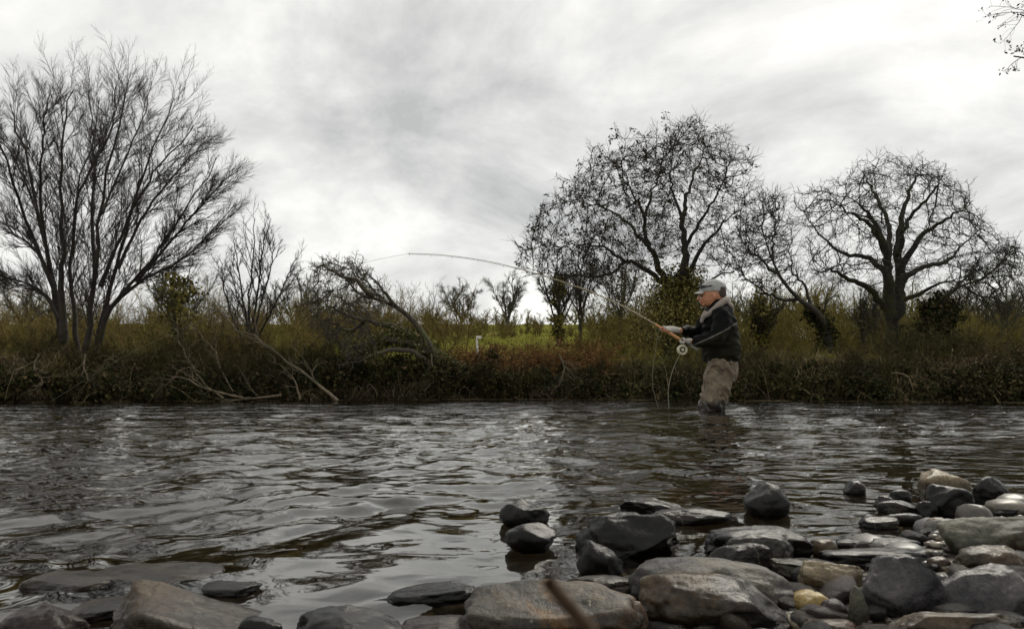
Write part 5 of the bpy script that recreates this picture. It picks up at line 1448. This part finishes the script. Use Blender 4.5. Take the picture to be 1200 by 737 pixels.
# rod, reel, line
rod = empty('fishing_rod', tuple(ROD[1]), 'long two-handed fishing rod bent left, cork grip held by the angler', 'fishing rod')
def rpart(name, V, fs, m, par=rod, base=None):
    return obj(name, mesh_np(name, V - np.array(rod.location), fs, m), par)
rp = resample(ROD, 90); rr = np.interp(np.linspace(0, 1, 90), [0, .1, .3, .6, 1], [.008, .0075, .0062, .0042, .0024])
V_, q_ = tubes(rp, rr, np.zeros(90), 8); rpart('blank', V_, q_, M['blank'])
def axis_tube(p, q, r, k=14):
    return limb(np.array([p, (p + q) / 2, q]), np.array(r), n=10, k=k)
rodp = lambda px: np.array([np.interp(px, ROD[::-1, 0] * 0 + np.array([478, 520, 570, 620, 660, 700, 735, 768, 783, 804, 818.]), ROD[::-1, i]) for i in range(3)])
for nm, a, b_, r, m_ in [('cork_grip', 768, 798, [.010, .0145, .0135], M['cork']), ('reel_seat', 798, 808, [.0125, .0125, .0125], M['dark_plastic']), ('butt_grip', 808, 818.5, [.013, .0125, .014], M['glove'])]:
    V_, q_, t_ = axis_tube(rodp(a), rodp(b_), r); rpart(nm, V_, [q_, t_], m_)
rc = W(799.5, 410, -.075)
def disc(c, R, r_in, y0, y1, k=36):
    th = np.arange(k) / k * 2 * math.pi; cs, sn = np.cos(th), np.sin(th)
    rings = np.array([np.stack([c[0] + R_ * cs, np.full(k, c[1] + yy), c[2] + R_ * sn], -1) for R_, yy in [(r_in, y0), (R * .94, y0), (R, y0 + .004), (R, y1 - .004), (R * .94, y1), (r_in, y1)]])
    j = np.arange(k); j2 = (j + 1) % k; n = 6
    q = np.concatenate([np.stack([i * k + j, (i + 1) * k + j, (i + 1) * k + j2, i * k + j2], -1) for i in range(n - 1)] + [np.stack([5 * k + j, j, j2, 5 * k + j2], -1)])
    return rings.reshape(-1, 3), q
V_, q_ = disc(rc, .051, .028, -.022, .022); reel = rpart('reel', V_, q_, M['reel'])
V_, q_ = disc(rc, .029, .015, -.014, .018); rpart('spool', V_, q_, M['dark_plastic'], reel)
V_, q_ = disc(rc, .0155, .001, -.026, .020); rpart('hub', V_, q_, M['reel'], reel)
V_, q_, t_ = axis_tube(rc + [-.038, -.020, -.008], rc + [-.038, -.050, -.008], [.007, .006, .007], 10); rpart('handle', V_, [q_, t_], M['dark_plastic'], reel)
V_, q_, t_ = axis_tube(rc + [0.005, 0, .050], rodp(801.5) - [0, 0, .005], [.008, .007, .012], 10); rpart('reel_foot', V_, [q_, t_], M['dark_plastic'], reel)
gi = [rodp(p) for p in (735, 700, 660, 620, 590, 560, 530, 505, 480)]
for p in gi:
    a = np.linspace(0, 2 * math.pi, 13); ringq = p - [0, 0, .012] + np.stack([0 * a, .008 * np.cos(a), .008 * np.sin(a)], 1)
    V_, q_ = tubes(ringq, np.full(13, .0012), np.zeros(13), 5); rpart('guide', V_, q_, M['dark_plastic'])
tip = ROD[-1]
runs = [np.array([tip - [0, 0, .004], W(446, 303.5, .25), W(415, 312, .4), W(300, 350, 1.0), W(160, 410, 1.8), W(60, 470, 2.2)]),
        np.array([rc + [-.02, 0, -.04], W(795, 419, -.08), W(789, 432, -.09), W(784.5, 448, -.1), W(783, 462, -.1), W(784, 479, -.1)]),
        np.array([rodp(772) - [0, 0, .015], W(769, 405, -.05), W(765.5, 428, -.05), W(764.5, 448, -.05), W(767, 462, -.06), W(772, 480, -.06)]),
        np.array([g_ - [0, 0, .007] for g_ in [rodp(796)] + gi] + [tip])]
ch = [resample(r_, 30) for r_ in runs]
V_, q_ = tubes(np.concatenate(ch), np.concatenate([np.full(30, .0014), np.full(30, .0030), np.full(30, .0016), np.full(30, .0015)]), np.repeat(np.arange(4), 30), 5)
lo = empty_loc = tuple(tip)
line = obj('fly_line', mesh_np('fly_line', V_ - np.array(tip), q_, M['line']), None, tip)
tag(line, 'pale thin fly line running off the rod tip and looping down to the water', 'fishing line')

# ------------------------------------------------------------------ small things
# white T-shaped marker on the bank
mx_, my_ = bank_pt(np.array([560.0]), np.array([1.6])); mp_ = A3(mx_[0], my_[0], float(far_z(mx_, my_)[0]))
mk = empty('marker_post', tuple(mp_), 'small white T-shaped marker post above the bracken right of the fallen tree', 'marker post')
M['white_paint'] = plain('white_paint', (0.78, 0.78, 0.75), .6, var=.08)
def boxv(c, s, tilt=0.0):
    v = np.array([[x_, y_, z_] for x_ in (-1, 1) for y_ in (-1, 1) for z_ in (-1, 1)], float) * np.asarray(s) / 2
    ct, st_ = math.cos(tilt), math.sin(tilt); v[:, [0, 2]] = np.stack([ct * v[:, 0] - st_ * v[:, 2], st_ * v[:, 0] + ct * v[:, 2]], 1)
    return v + np.asarray(c), np.array([[0, 1, 3, 2], [4, 6, 7, 5], [0, 4, 5, 1], [2, 3, 7, 6], [0, 2, 6, 4], [1, 5, 7, 3]])
zt = float(z_at(np.array([396.0]), my_)[0]) - mp_[2]
obj('post', mesh_np('post', *boxv([0, 0, zt / 2 - .1], [.045, .04, zt + .2], .06), M['white_paint'], False), mk)
obj('board', mesh_np('board', *boxv([0.02, -.035, zt + .02], [.13, .02, .06], -.12), M['white_paint'], False), mk)

# far cottage glimpsed between the ash and the oak
YH = 128.0
hb = at(952, 405, YH); hb[2] = float(far_z(np.array([hb[0]]), np.array([YH]))[0]) - .2
house = empty('cottage', tuple(hb), 'distant cottage with a pale roof half hidden left of the leaning tree', 'house')
M['render'] = plain('house_wall', (0.30, 0.23, 0.17), .9, scale=2)
M['slate'] = plain('house_roof', (0.42, 0.41, 0.38), .7, scale=3)
M['glass'] = plain('house_glass', (0.03, 0.035, 0.04), .15)
def hp(name, v, f, m, par=house): return obj(name, mesh_np(name, v, f, m, False), par)
wall = hp('wall', *boxv([0, 0, 1.4], [5.6, 4, 2.8]), M['render'])
rv = np.array([[-3, -2.3, 2.75], [3, -2.3, 2.75], [3, 2.3, 2.75], [-3, 2.3, 2.75], [-2.6, 0, 5.0], [2.6, 0, 5.0]])
roof = obj('roof', mesh_np('roof', rv, [np.array([[0, 1, 5, 4], [2, 3, 4, 5], [3, 2, 1, 0]]), np.array([[1, 2, 5], [3, 0, 4]])], M['slate'], False), house)
hp('chimney', *boxv([-1.9, 0, 5.1], [.6, .6, 1.3]), M['render'], roof)
for xw in (-1.6, 0.0, 1.6):
    if xw: 
        wn_ = hp('window', *boxv([xw, -2.02, 1.6], [1.0, .10, 1.1]), M['white_paint']); hp('pane', *boxv([xw, -2.06, 1.6], [.8, .06, .9]), M['glass'], wn_)
    else: hp('door', *boxv([xw, -2.02, 1.0], [.9, .10, 2.0]), M['glass'])

# dead stem standing right in front of the lens
tp_, lw_ = at(643, 682, .073), at(690, 737, .0765)
k_ = (0.045 - tp_[2]) / (lw_[2] - tp_[2])
s0 = [tp_ + (lw_ - tp_) * k_, tp_]
sp_ = resample(np.array(s0), 24); V_, q_ = tubes(sp_, np.linspace(.0016, .0007, 24) , np.zeros(24), 8)
M['stem'] = plain('dead_stem', (0.06, 0.032, 0.014), .8, scale=400, bumpd=.0003)
tw = obj('dead_stem', mesh_np('dead_stem', V_ - sp_[0], q_, M['stem']), None, sp_[0]); tag(tw, 'blurred brown dead stem in front of the flat grey slab', 'plant stem')

# brush on the bank itself, reaching down to the water
thicket('bank_brush', 'brown leafless brush overhanging the water under the left trees', [(46, (-140, 190), (-0.1, 1.3), (372, 428)), (26, (170, 300), (0.0, 1.5), (335, 420)), (30, (300, 540), (0.0, 1.4), (385, 430))], M['bank_twig'], 311)
thicket('bank_brush', 'low dark brush overhanging the water between the fallen tree and the angler', [(26, (520, 710), (0.0, 1.4), (412, 438)), (16, (690, 800), (0.0, 1.4), (415, 445))], M['bank_twig'], 312)
thicket('bank_brush', 'dark olive brush overhanging the water right of the angler', [(30, (790, 1000), (0.0, 1.4), (395, 438)), (56, (990, 1340), (0.0, 1.8), (355, 430))], M['bank_twig'], 313)
